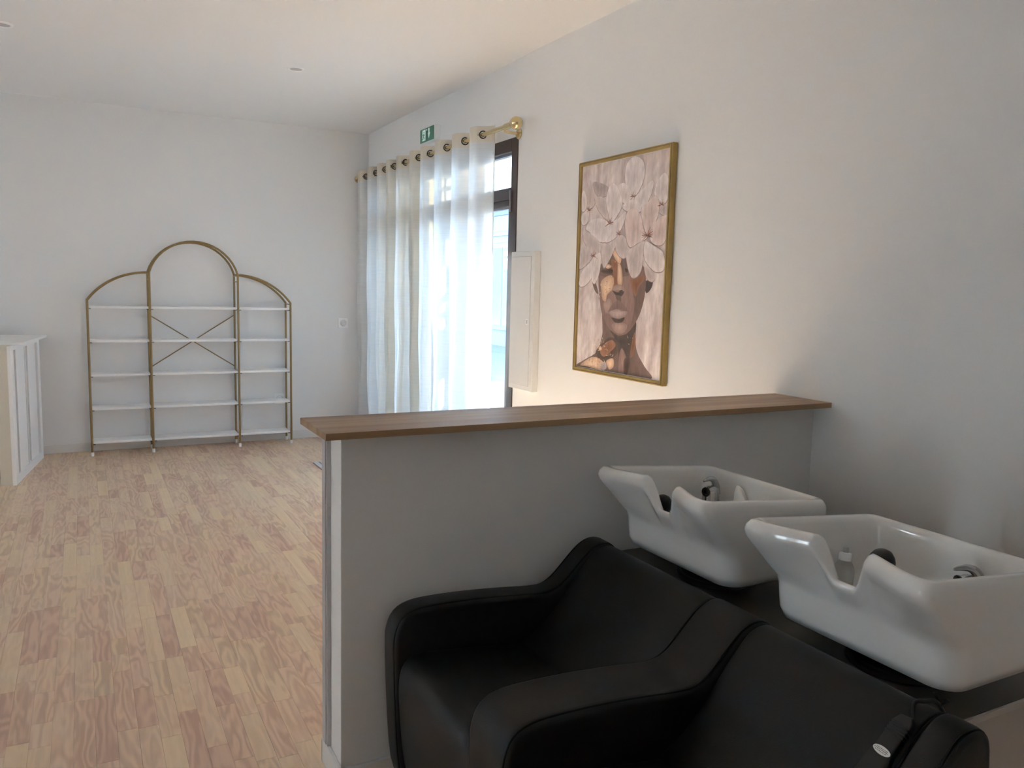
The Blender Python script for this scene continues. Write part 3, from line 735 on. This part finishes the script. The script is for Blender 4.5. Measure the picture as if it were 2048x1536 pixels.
    L(at.outputs['Color'], mx.inputs[0]); L(mr.outputs['Result'], mx.inputs['Scale']); L(mx.outputs['Vector'], nt.nodes['Principled BSDF'].inputs['Base Color'])
    me.materials.append(m)
    o = bpy.data.objects.new('print', me); C.objects.link(o); o.parent = pic; o.matrix_parent_inverse = Matrix.Translation(-pic.location)
print_mesh()
boxes('backing_board', [((px + 0.0106, PYR + FW - 0.004, PZ0 + FW - 0.004), (px + 0.014, PYL - FW + 0.004, PZ1 - FW + 0.004))], M['white_matte'], pic)
# ------------------------------------------------------------------ back wall: shelf unit, plates
SYF, SYB = 6.617, 6.795
sh = thing('arched_shelf_unit', 'gold tubular shelf unit with three arches and white shelves on back wall', 'shelf', (0.756, 6.7, 0))
TR = 0.0082
posts = [(0.032, 1.146), (0.446, 1.358), (1.077, 1.358), (1.481, 1.143)]
def arc3(a, b, c, n=18):
    """circle through three (x, z) points, from a to c"""
    (ax, ay), (bx, by), (cx, cyy) = a, b, c
    d = 2 * (ax * (by - cyy) + bx * (cyy - ay) + cx * (ay - by))
    ux = ((ax * ax + ay * ay) * (by - cyy) + (bx * bx + by * by) * (cyy - ay) + (cx * cx + cyy * cyy) * (ay - by)) / d
    uy = ((ax * ax + ay * ay) * (cx - bx) + (bx * bx + by * by) * (ax - cx) + (cx * cx + cyy * cyy) * (bx - ax)) / d
    r = math.hypot(ax - ux, ay - uy); t0 = math.atan2(ay - uy, ax - ux); t1 = math.atan2(cyy - uy, cx - ux)
    if abs(t1 - t0) > PI: t1 += 2 * PI if t1 < t0 else -2 * PI
    return [(ux + r * math.cos(t0 + (t1 - t0) * k / n), uy + r * math.sin(t0 + (t1 - t0) * k / n)) for k in range(n + 1)]
arcs = [arc3((0.032, 1.146), (0.192, 1.290), (0.446, 1.356)), arc3((0.446, 1.358), (0.761, 1.596), (1.077, 1.358)), arc3((1.077, 1.356), (1.321, 1.288), (1.481, 1.143))]
for y in (SYF, SYB):
    for x, z in posts:
        bm = bmesh.new(); tube(bm, [(x, y, 0.028), (x, y, z + 0.003)], TR, 10); p = obj('post', bm, M['gold'], sh, smooth=True, angle=50)
        bm = bmesh.new(); lathe(bm, [(0, 0), (0.0095, 0), (0.011, 0.006), (0.011, 0.026), (0.0085, 0.030), (0, 0.030)], 14, Matrix.Translation((x, y, 0.0)))
        obj('foot', bm, M['white'], p, smooth=True, angle=40)
    for a in arcs:
        bm = bmesh.new(); tube(bm, [(x, y, z) for x, z in a], TR, 10); obj('arch', bm, M['gold'], sh, smooth=True, angle=50)
for x, z in posts:
    bm = bmesh.new(); tube(bm, [(x, SYF, z - 0.010), (x, SYB, z - 0.010)], 0.005, 8); tube(bm, [(x, SYF, z - 0.055), (x, SYB, z - 0.055)], 0.004, 8)
    obj('tie_rod', bm, M['gold'], sh, smooth=True, angle=50)
for zb in (0.088, 0.338, 0.588, 0.838, 1.086):
    for xa, xb in ((0.040, 0.438), (0.454, 1.069), (1.085, 1.473)):
        s = boxes('shelf_board', [((xa + 0.001, SYF + 0.012, zb), (xb - 0.001, SYB - 0.004, zb + 0.017))], M['white'], sh, bevel=0.0015)
        for x in (xa - 0.001, xb + 0.001 - 0.016):
            for y in (SYF + 0.004, SYB - 0.020):
                boxes('shelf_bracket', [((x, y, zb - 0.004), (x + 0.016, y + 0.016, zb))], M['bronze'], s)
for a, b in (((0.452, 1.034), (1.071, 0.630)), ((0.452, 0.632), (1.071, 1.036))):
    bm = bmesh.new(); tube(bm, [(a[0], SYB + 0.002, a[1]), (b[0], SYB + 0.002, b[1])], 0.0042, 8); obj('cross_brace', bm, M['gold'], sh, smooth=True, angle=50)

def wall_plate(name, label, cat, x, z, kind):
    t = thing(name, label, cat, (x, YB, z))
    s = 0.0425
    pl = boxes('cover_plate', [((x - s, YB - 0.010, z - s), (x + s, YB, z + s))], M['white'], t, bevel=0.0025)
    bm = bmesh.new(); mt = Matrix.Translation((x, YB - 0.0095, z)) @ Matrix.Rotation(PI / 2, 4, 'X')
    if kind == 'socket':
        lathe(bm, [(0, -0.001), (0.022, -0.001), (0.024, 0.003), (0.029, 0.003), (0.029, 0.0)], 28, mt)
        obj('socket_well', bm, M['white_matte'], t, smooth=True, angle=40)
        bm = bmesh.new()
        for dx in (-0.0095, 0.0095): tube(bm, [(x + dx, YB - 0.0098, z), (x + dx, YB - 0.0120, z)], 0.0026, 8)
        obj('pin_hole', bm, M['dark_gap'], t)
    else:
        lathe(bm, [(0.029, 0), (0.029, 0.002), (0.025, 0.0025), (0.022, 0.014), (0.019, 0.017), (0, 0.017)], 28, mt)
        obj('dial', bm, M['white_matte'], t, smooth=True, angle=40)
wall_plate('rotary_switch', 'small square white rotary switch on the back wall beside the curtain', 'switch', 1.971, 0.975, 'dial')
wall_plate('wall_socket', 'white power socket low on the back wall behind the shelf unit', 'socket', 1.432, 0.345, 'socket')

for lbl, x, y in (('round white recessed spotlight in the ceiling nearer the exit sign', 1.170, 5.04), ('round white recessed spotlight at the far left edge of the ceiling', -0.311, 5.016)):
    t = thing('recessed_spotlight', lbl, 'light', (x, y, ZC), 'recessed ceiling spotlights')
    bm = bmesh.new(); lathe(bm, [(0.034, 0.004), (0.036, -0.003), (0.046, -0.004), (0.050, 0.001), (0.050, 0.006)], 32, Matrix.Translation((x, y, ZC - 0.0045))); obj('trim_ring', bm, M['white'], t, smooth=True, angle=50)
    bm = bmesh.new(); lathe(bm, [(0, 0), (0.036, 0), (0.036, 0.004), (0, 0.004)], 24, Matrix.Translation((x, y, ZC - 0.0055))); obj('lens', bm, M['trunk'], t, smooth=True, angle=40)

# ------------------------------------------------------------------ reception desk on the left
dk = thing('reception_desk', 'white reception desk with grooved side panels at the left edge', 'desk', (-0.9, 6.2, 0))
ang = math.atan2(-0.281 + 0.398, 6.695 - 5.835)
DM = Matrix.Translation((-0.398, 5.835, 0)) @ Matrix.Rotation(-ang, 4, 'Z')      # local x out to the right, local y back along the side
DL, DH, DW = 0.868, 0.872, 1.10
boxes('carcass', [((-DW, 0.016, 0.0), (-0.024, DL, DH))], M['cream'], dk, mtx=DM)
boxes('front_panel', [((-DW, 0.0, 0.0), (-0.090, 0.016, 0.640)), ((-DW, 0.0, 0.6425), (-0.090, 0.016, DH)), ((-0.0865, 0.0, 0.0), (-0.022, 0.016, DH))], M['cream'], dk, bevel=0.001, mtx=DM)
sp = boxes('side_frame', [((-0.022, 0.0, 0.0), (0.0, 0.075, DH)), ((-0.022, DL - 0.075, 0.0), (0.0, DL, DH)), ((-0.022, 0.075, 0.0), (0.0, DL - 0.075, 0.055)), ((-0.022, 0.075, DH - 0.028), (0.0, DL - 0.075, DH))], M['white'], dk, bevel=0.0015, mtx=DM)
boxes('groove_back', [((-0.022, 0.075, 0.055), (-0.018, DL - 0.075, DH - 0.028))], M['dark_gap'], dk, mtx=DM)
y = 0.075; gp = 0.011; sl = 0.020
spec = [('g', 0.024), ('s', 0.020), ('g', 0.024), ('p', 0.200), ('g', 0.024), ('s', 0.016), ('g', 0.022), ('s', 0.016), ('g', 0.024), ('p', 0.200), ('g', 0.024), ('s', 0.020), ('g', 0.020)]
tot = sum(v for _, v in spec); k_ = (DL - 0.15) / tot
for kd, wd in spec:
    wd *= k_
    if kd != 'g': boxes('slat' if kd == 's' else 'panel', [((-0.018, y, 0.055), (-0.011 if kd == 's' else -0.005, y + wd, DH - 0.028))], M['white'], sp, bevel=0.0012, mtx=DM)
    y += wd
boxes('worktop', [((-DW - 0.02, 0.13, DH + 0.0005), (0.045, DL + 0.03, DH + 0.017))], M['white'], dk, bevel=0.0015, mtx=DM)

# ribbed doormat behind the end of the partition
mt_ = thing('ribbed_doormat', 'grey ribbed entrance mat on the floor behind the half wall end', 'mat', (1.7, 5.45, 0))
boxes('mat_base', [((1.4555, 5.142, 0.0002), (2.14, 5.808, 0.006))], M['rubber'], mt_)
for k in range(15):
    boxes('rib', [((1.454 + k * 0.0455, 5.146, 0.006), (1.454 + k * 0.0455 + 0.034, 5.804, 0.014))], M['rib'], mt_, bevel=0.002)

# ------------------------------------------------------------------ wash bench
be = thing('wash_bench', 'black leatherette two-seat hair wash bench with three arms', 'chair', (0.98, 1.30, 0))
def rprof(lift=0.0):
    P = [(0.690, 0.020), (0.662, 0.10), (0.650, 0.25), (0.645, 0.40), (0.648, 0.455), (0.666, 0.492), (0.702, 0.510), (0.76, 0.5145), (0.86, 0.5125), (0.97, 0.505), (1.05, 0.497), (1.095, 0.498), (1.128, 0.514), (1.160, 0.543),
         (1.196, 0.578), (1.226, 0.600), (1.256, 0.608), (1.284, 0.602), (1.306, 0.578), (1.314, 0.53)]
    q = [(p.x, p.y) for p in spline([(a, b, 0) for a, b in P], 3)]
    return q + [(1.316, 0.020)]
ARMS = [(1.795, 1.872), (1.211, 1.367), (0.735, 0.806)]
for y0, y1 in ARMS:
    bm = bmesh.new(); prism(bm, rprof(), y0, y1)
    a = obj('arm', bm, M['leather'], be, smooth=True, bevel=0.016, seg=4)
    bm = bmesh.new()
    for y, s in ((y0, 1), (y1, -1)):
        tube(bm, [(x, y + s * 0.0085, z) for x, z in [(p[0] * 1.0, p[1] + 0.0) for p in rprof()[2:-1]]], 0.0028, 6)
    c = Vector((0, 0, 0))
    for v in bm.verts:      # bring the seam onto the rounded corner
        d = Vector((0.98 - v.co.x, 0, 0.2 - v.co.z)).normalized(); v.co += d * 0.0042
    obj('piping', bm, M['piping'], a, smooth=True)
for y0, y1 in ((1.367, 1.795), (0.806, 1.211)):
    S = [(0.700, 0.03), (0.672, 0.12), (0.658, 0.25), (0.655, 0.33), (0.664, 0.375), (0.690, 0.398), (0.74, 0.402), (0.90, 0.385), (1.02, 0.368), (1.10, 0.36)]
    q = [(p.x, p.y) for p in spline([(a, b, 0) for a, b in S], 4)] + [(1.10, 0.03)]
    bm = bmesh.new(); prism(bm, q, y0 + 0.002, y1 - 0.002); obj('seat', bm, M['leather'], be, smooth=True, bevel=0.010, seg=3)
    S = [(0.985, 0.34), (1.01, 0.378), (1.06, 0.412), (1.110, 0.462), (1.155, 0.520), (1.195, 0.566), (1.225, 0.592), (1.256, 0.602), (1.284, 0.597), (1.306, 0.573), (1.313, 0.53)]
    q = [(p.x, p.y) for p in spline([(a, b, 0) for a, b in S], 4)] + [(1.314, 0.03), (1.11, 0.03), (1.11, 0.34)]
    bm = bmesh.new(); prism(bm, q, y0 + 0.001, y1 - 0.001); obj('backrest', bm, M['leather'], be, smooth=True, bevel=0.006, seg=3)
bm = bmesh.new()
for x in (0.74, 1.27):
    for y in (0.765, 1.29, 1.833): lathe(bm, [(0, 0), (0.018, 0), (0.018, 0.032), (0, 0.032)], 16, None) if False else tube(bm, [(x, y, 0.0), (x, y, 0.034)], 0.018, 14)
obj('glide', bm, M['black_plastic'], be, smooth=True, angle=40)

# beige plumbing casing that carries the basins
cs = thing('plumbing_casing', 'low beige plumbing casing under the basins behind the bench', 'cabinet', (1.76, 1.385, 0))
boxes('body', [((1.325, 0.862, 0.0), (XR - 0.001, 1.918, 0.524))], M['casing'], cs, bevel=0.002)
boxes('edge_strip', [((1.322, 0.846, 0.519), (XR - 0.001, 0.8525, 0.532))], M['casing'], cs, bevel=0.001)
boxes('top_plate', [((1.322, 0.853, 0.524), (XR - 0.001, 1.919, 0.532))], M['casing_top_shade'], cs, bevel=0.002)

# ------------------------------------------------------------------ shampoo basins
BX0, BX1, BHW = 1.247, 1.668, 0.217
def smooth(a, b, x):
    t = min(1, max(0, (x - a) / (b - a))); return t * t * (3 - 2 * t)
def basin(label, yc):
    t = thing('shampoo_basin', label, 'basin', (1.50, yc, 0.532), 'shampoo basins')
    # rows: (front x, back x, half width, corner radius, z); outside from below, over the rolled rim, then inside
    R = [(1.44, 1.58, 0.10, 0.03, 0.584), (1.385, 1.620, 0.178, 0.05, 0.585), (1.352, 1.648, 0.204, 0.06, 0.595), (1.344, 1.656, 0.210, 0.06, 0.616), (1.342, 1.658, 0.2115, 0.058, 0.651), (1.341, 1.660, 0.2125, 0.055, 0.675),
         (1.335, 1.661, 0.2135, 0.05, 0.692), (1.319, 1.662, 0.2145, 0.042, 0.710), (1.300, 1.664, 0.2152, 0.036, 0.732), (1.278, 1.666, 0.216, 0.032, 0.757), (1.261, 1.668, 0.217, 0.030, 0.774), (1.2505, 1.669, 0.2175, 0.030, 0.787), (1.2468, 1.669, 0.2175, 0.030, 0.799), (1.250, 1.667, 0.2155, 0.029, 0.810), (1.258, 1.661, 0.210, 0.027, 0.820),
         (1.269, 1.654, 0.203, 0.026, 0.823), (1.280, 1.647, 0.196, 0.026, 0.819), (1.288, 1.642, 0.191, 0.030, 0.808), (1.293, 1.640, 0.189, 0.034, 0.790), (1.300, 1.637, 0.187, 0.038, 0.770), (1.318, 1.632, 0.182, 0.046, 0.735), (1.342, 1.624, 0.175, 0.055, 0.700), (1.368, 1.612, 0.166, 0.06, 0.670), (1.395, 1.595, 0.150, 0.06, 0.650), (1.43, 1.57, 0.115, 0.05, 0.642), (1.48, 1.53, 0.05, 0.02, 0.640)]
    NF, NS, NC = 64, 16, 6
    def ring(r):
        x0, x1, hw, cr, z = r; P = []; hw *= 1.03; cr = max(0.02, cr * 0.8)
        def line(a, b, n): 
            for k in range(n): P.append((a[0] + (b[0] - a[0]) * k / n, a[1] + (b[1] - a[1]) * k / n))
        def corner(cx, cyy, a0):
            for k in range(NC): 
                a = a0 + PI / 2 * k / NC; P.append((cx + cr * math.cos(a), cyy + cr * math.sin(a)))
        line((x0, hw - cr), (x0, -hw + cr), NF); corner(x0 + cr, -hw + cr, PI)
        line((x0 + cr, -hw), (x1 - cr, -hw), NS); corner(x1 - cr, -hw + cr, 1.5 * PI)
        line((x1, -hw + cr), (x1, hw - cr), NS); corner(x1 - cr, hw - cr, 0)
        line((x1 - cr, hw), (x0 + cr, hw), NS); corner(x0 + cr, hw - cr, PI / 2)
        return P
    bm = bmesh.new(); rings = []
    for ri, r in enumerate(R):
        vs = []
        for x, y in ring(r):
            z = r[4]
            z -= 0.085 * (x - BX0) * smooth(0.62, 0.80, z)                      # rim falls towards the back
            front = 1 - smooth(0.0, 0.075, x - r[0])
            up = smooth(0.690, 0.775, r[4])
            bump = (1 - smooth(0.020, 0.066, abs(y)))
            dx = 0.046 * (1 - smooth(0.02, 0.19, abs(y))) * up                  # neck side curves inwards
            x += max(dx, (1 - smooth(0.015, 0.12, abs(y))) * max(0.0, 1.314 + (r[0] - 1.2468) * 0.35 - r[0]) * smooth(0.672, 0.715, r[4])) * front
            z -= bump * front * 0.55 * max(0.0, r[4] - 0.672)                   # neck rest
            vs.append(bm.verts.new((x, yc + y, z)))
        rings.append(vs)
    n = len(rings[0])
    for A, B in zip(rings, rings[1:]):
        for k in range(n): bm.faces.new((A[k], A[(k + 1) % n], B[(k + 1) % n], B[k]))
    bm.faces.new(rings[0][::-1]); bm.faces.new(rings[-1])
    obj('bowl', bm, M['ceramic'], t, smooth=True)
    bm = bmesh.new(); lathe(bm, [(0, 0.0), (0.106, 0.0), (0.108, 0.004), (0.106, 0.010), (0.096, 0.012), (0.094, 0.016), (0.075, 0.018), (0.068, 0.024), (0.066, 0.054), (0, 0.054)], 48, Matrix.Translation((1.510, yc + 0.006, 0.5322)))
    obj('swivel_collar', bm, M['black_plastic'], t, smooth=True, angle=40)
    bm = bmesh.new(); lathe(bm, [(0, 0), (0.030, 0), (0.030, 0.002), (0.022, 0.004), (0, 0.003)], 24, Matrix.Translation((1.505, yc, 0.6404)))
    obj('drain', bm, M['chrome'], t, smooth=True, angle=40)
    return t
Y1, Y2 = 1.620, 1.054
ba1 = basin('white ceramic shampoo basin nearest the half wall, a tissue inside', Y1)
ba2 = basin('white ceramic shampoo basin at the right edge, a squeeze bottle inside', Y2)
def mixer(parent, x, y, z, turn, hgt):
    """domed chrome mixer with a hooked lever"""
    bm = bmesh.new(); lathe(bm, [(0, 0), (0.026, 0), (0.027, 0.006), (0.0255, 0.03), (0.0235, hgt * 0.62), (0.020, hgt * 0.74), (0.012, hgt * 0.80), (0, hgt * 0.82)], 28, Matrix.Translation((x, y, z)))
    tp = obj('mixer_tap', bm, M['chrome'], parent, smooth=True, angle=50)
    R_ = Matrix.Translation((x, y, z)) @ Matrix.Rotation(turn, 4, 'Z')
    bm = bmesh.new()
    L_ = [(0.024, 0, hgt * 0.55), (0.022, 0, hgt * 0.75), (0.012, 0, hgt * 0.92), (-0.004, 0, hgt * 1.0), (-0.022, 0, hgt * 1.0), (-0.036, 0, hgt * 0.97)]
    pts_ = spline(L_, 5); rr = [0.013 - 0.0105 * (i / (len(pts_) - 1)) ** 1.3 for i in range(len(pts_))]
    tube(bm, [R_ @ p for p in pts_], rr, 12); obj('lever', bm, M['chrome'], tp, smooth=True, angle=60)
    bm = bmesh.new(); lathe(bm, [(0, 0), (0.0135, 0), (0.0135, 0.004), (0.008, 0.005), (0.0075, 0.002), (0, 0.002)], 20, R_ @ Matrix.Translation((-0.0215, 0, hgt * 0.66)) @ Matrix.Rotation(-PI / 2, 4, 'Y') )
    obj('tap_cartridge', bm, M['black_plastic'], tp, smooth=True, angle=40)
mixer(ba1, 1.575, Y1 + 0.115, 0.672, math.radians(12), 0.104)
mixer(ba2, 1.600, Y2 - 0.072, 0.668, math.radians(-20), 0.085)
def shower(parent, x, y, z):
    bm = bmesh.new()
    prof = [(0, -0.012), (0.020, -0.010), (0.0265, 0.0), (0.0270, 0.012), (0.024, 0.024), (0.016, 0.032), (0, 0.0345)]
    lathe(bm, prof, 28, Matrix.Translation((x, y, z)) @ Matrix.Rotation(math.radians(-22), 4, 'Y'))
    s = obj('hand_shower', bm, M['black_plastic'], parent, smooth=True, angle=60)
    bm = bmesh.new(); tube(bm, [(x + 0.004, y, z - 0.008), (x + 0.02, y - 0.004, z - 0.035), (x + 0.034, y - 0.006, 0.668)], [0.012, 0.011, 0.012], 12)
    obj('shower_handle', bm, M['chrome'], s, smooth=True, angle=60)
shower(ba1, 1.435, Y1 + 0.150, 0.699)
shower(ba2, 1.540, Y2 + 0.085, 0.718)

# squeeze bottle standing in the right basin
bt = thing('squeeze_bottle', 'clear squeeze bottle with white cap standing in the right basin', 'bottle', (1.470, 1.172, 0.66))
BM_ = Matrix.Translation((1.478, 1.190, 0.662)) @ Matrix.Rotation(math.radians(8), 4, 'Y') @ Matrix.Rotation(math.radians(-4), 4, 'X')
bm = bmesh.new(); lathe(bm, [(0, 0), (0.018, 0), (0.0215, 0.004), (0.0218, 0.035), (0.0205, 0.044), (0.015, 0.053), (0.0115, 0.057), (0.0115, 0.060)], 28, BM_); obj('bottle_body', bm, M['bottle'], bt, smooth=True, angle=50)
bm = bmesh.new(); lathe(bm, [(0.0115, 0.057), (0.0145, 0.0575), (0.0142, 0.070), (0.0125, 0.0735), (0.006, 0.0745), (0, 0.0745)], 28, BM_); cp = obj('cap', bm, M['white'], bt, smooth=True, angle=40)
bm = bmesh.new(); lathe(bm, [(0.0058, 0.074), (0.0064, 0.082), (0.0060, 0.086), (0.0035, 0.0875), (0, 0.0875)], 18, BM_); obj('nozzle', bm, M['trunk'], cp, smooth=True, angle=40)

# crumpled tissue in the far basin
bm = bmesh.new(); r = random.Random(4); n, mrow = 22, 12; rows = []
tx, ty, tz = 1.618, 1.648, 0.670
prof = [(0.030, 0.0), (0.031, 0.012), (0.028, 0.026), (0.025, 0.042), (0.021, 0.058), (0.016, 0.074), (0.010, 0.088), (0.003, 0.097)]
for k, (rad, z) in enumerate(prof):
    rows.append([bm.verts.new((tx + rad * (1 + 0.22 * math.sin(5 * a + k * 0.5) + 0.14 * math.sin(9 * a - k)) * math.cos(a) * 0.8 - 0.010 * (k / 7) ** 2, ty + rad * (1 + 0.25 * math.sin(4 * a + k) + 0.12 * math.sin(11 * a)) * math.sin(a) + 0.016 * (k / 7) ** 2, tz + z + r.uniform(-0.003, 0.003) * (k > 0))) for a in [2 * PI * i / n for i in range(n)]])
for A, B in zip(rows, rows[1:]):
    for k in range(n): bm.faces.new((A[k], A[(k + 1) % n], B[(k + 1) % n], B[k]))
bm.faces.new(rows[-1]); bm.faces.new(rows[0][::-1])
q = [bm.verts.new((tx + 0.004 + dx, ty - 0.026 + dy, tz + dz)) for dx, dy, dz in ((0, 0.012, 0.03), (0.012, -0.012, 0.036), (0.010, -0.030, 0.046), (-0.006, -0.026, 0.040), (-0.014, -0.004, 0.036), (0.004, -0.010, 0.016))]
for f in ((0, 1, 4), (1, 2, 3), (1, 3, 4), (0, 4, 5), (0, 5, 1), (1, 5, 2), (2, 5, 3), (3, 5, 4)): bm.faces.new([q[i] for i in f])
tag(obj('crumpled_tissue', bm, M['tissue'], smooth=True), 'crumpled white tissue lying in the basin nearest the half wall', 'tissue')

# ------------------------------------------------------------------ wired handset hanging on the bench back
A_ = Vector((1.236, 0.826, 0.579)); B_ = Vector((1.128, 0.838, 0.468))
hs = thing('wired_handset', 'black wired handset with oval white label hanging over the bench back', 'remote control', tuple(B_))
ax = (A_ - B_).normalized(); side = Vector((0, 1, 0)) - ax * ax.y; side.normalize(); nrm = side.cross(ax).normalized()
if nrm.x > 0: nrm = -nrm
HM = Matrix(((side.x, ax.x, nrm.x, B_.x), (side.y, ax.y, nrm.y, B_.y), (side.z, ax.z, nrm.z, B_.z), (0, 0, 0, 1)))
HL = (A_ - B_).length
bm = bmesh.new()
out = [(-0.021, 0.0), (0.021, 0.0), (0.0215, HL * 0.42), (0.0175, HL * 0.52), (0.0175, HL - 0.018), (0.012, HL - 0.004), (-0.010, HL), (-0.0165, HL - 0.012), (-0.0175, HL * 0.52), (-0.0215, HL * 0.42)]
prism(bm, out, 0.009, 0.033, 'z')
for v in bm.verts: v.co = HM @ v.co
hb = obj('handset_body', bm, M['grip'], hs, smooth=True, bevel=0.003, seg=3)
for k in range(4):
    bm = bmesh.new(); yk = HL - 0.022 - k * 0.0065
    box(bm, (-0.0182, yk, 0.012), (0.0182, yk + 0.0032, 0.0346))
    for v in bm.verts: v.co = HM @ v.co
    obj('grip_ridge', bm, M['grip'], hb, bevel=0.001)
LC = HL * 0.515
bm = bmesh.new(); prism(bm, [(0.0168 * math.cos(2 * PI * k / 36), LC + 0.0072 * math.sin(2 * PI * k / 36)) for k in range(36)], 0.0328, 0.0336, 'z')
for v in bm.verts: v.co = HM @ v.co
lb = obj('oval_label', bm, M['label'], hb)
bm = bmesh.new(); r = random.Random(2)
for row, (v0, u0, u1) in enumerate(((LC + 0.0026, -0.0105, 0.0105), (LC + 0.0002, -0.0130, 0.0130), (LC - 0.0026, -0.0100, 0.0105))):
    u = u0
    while u < u1:
        w_ = r.uniform(0.0008, 0.0022); hh = r.uniform(0.0007, 0.0014)
        box(bm, (u, v0 - hh / 2, 0.0336), (u + w_, v0 + hh / 2, 0.03375)); u += w_ + r.uniform(0.0003, 0.0012)
for v in bm.verts: v.co = HM @ v.co
obj('faint_print', bm, M['ink'], lb)
bm = bmesh.new()
tube(bm, spline([HM @ Vector((-0.006, HL - 0.004, 0.020)), (1.240, 0.835, 0.612), (1.262, 0.830, 0.6125), (1.290, 0.828, 0.6065), (1.3135, 0.827, 0.578), (1.3195, 0.827, 0.550), (1.3195, 0.828, 0.30), (1.3195, 0.830, 0.05)], 6), 0.0036, 8)
obj('cable', bm, M['black_plastic'], hs, smooth=True)
bm = bmesh.new()
for (x, y, z, dx, dy) in ((1.300, 0.834, 0.607, 0.0, 0.008), (1.300, 0.820, 0.604, 0.0, -0.010)):
    tube(bm, [(x, y - dy * 0.7, z - 0.006), (x, y + dy * 0.2, z + 0.004), (x, y + dy * 0.5, z + 0.010)], [0.003, 0.003, 0.0042], 8)
obj('cable_tie', bm, M['black_plastic'], hs, smooth=True)
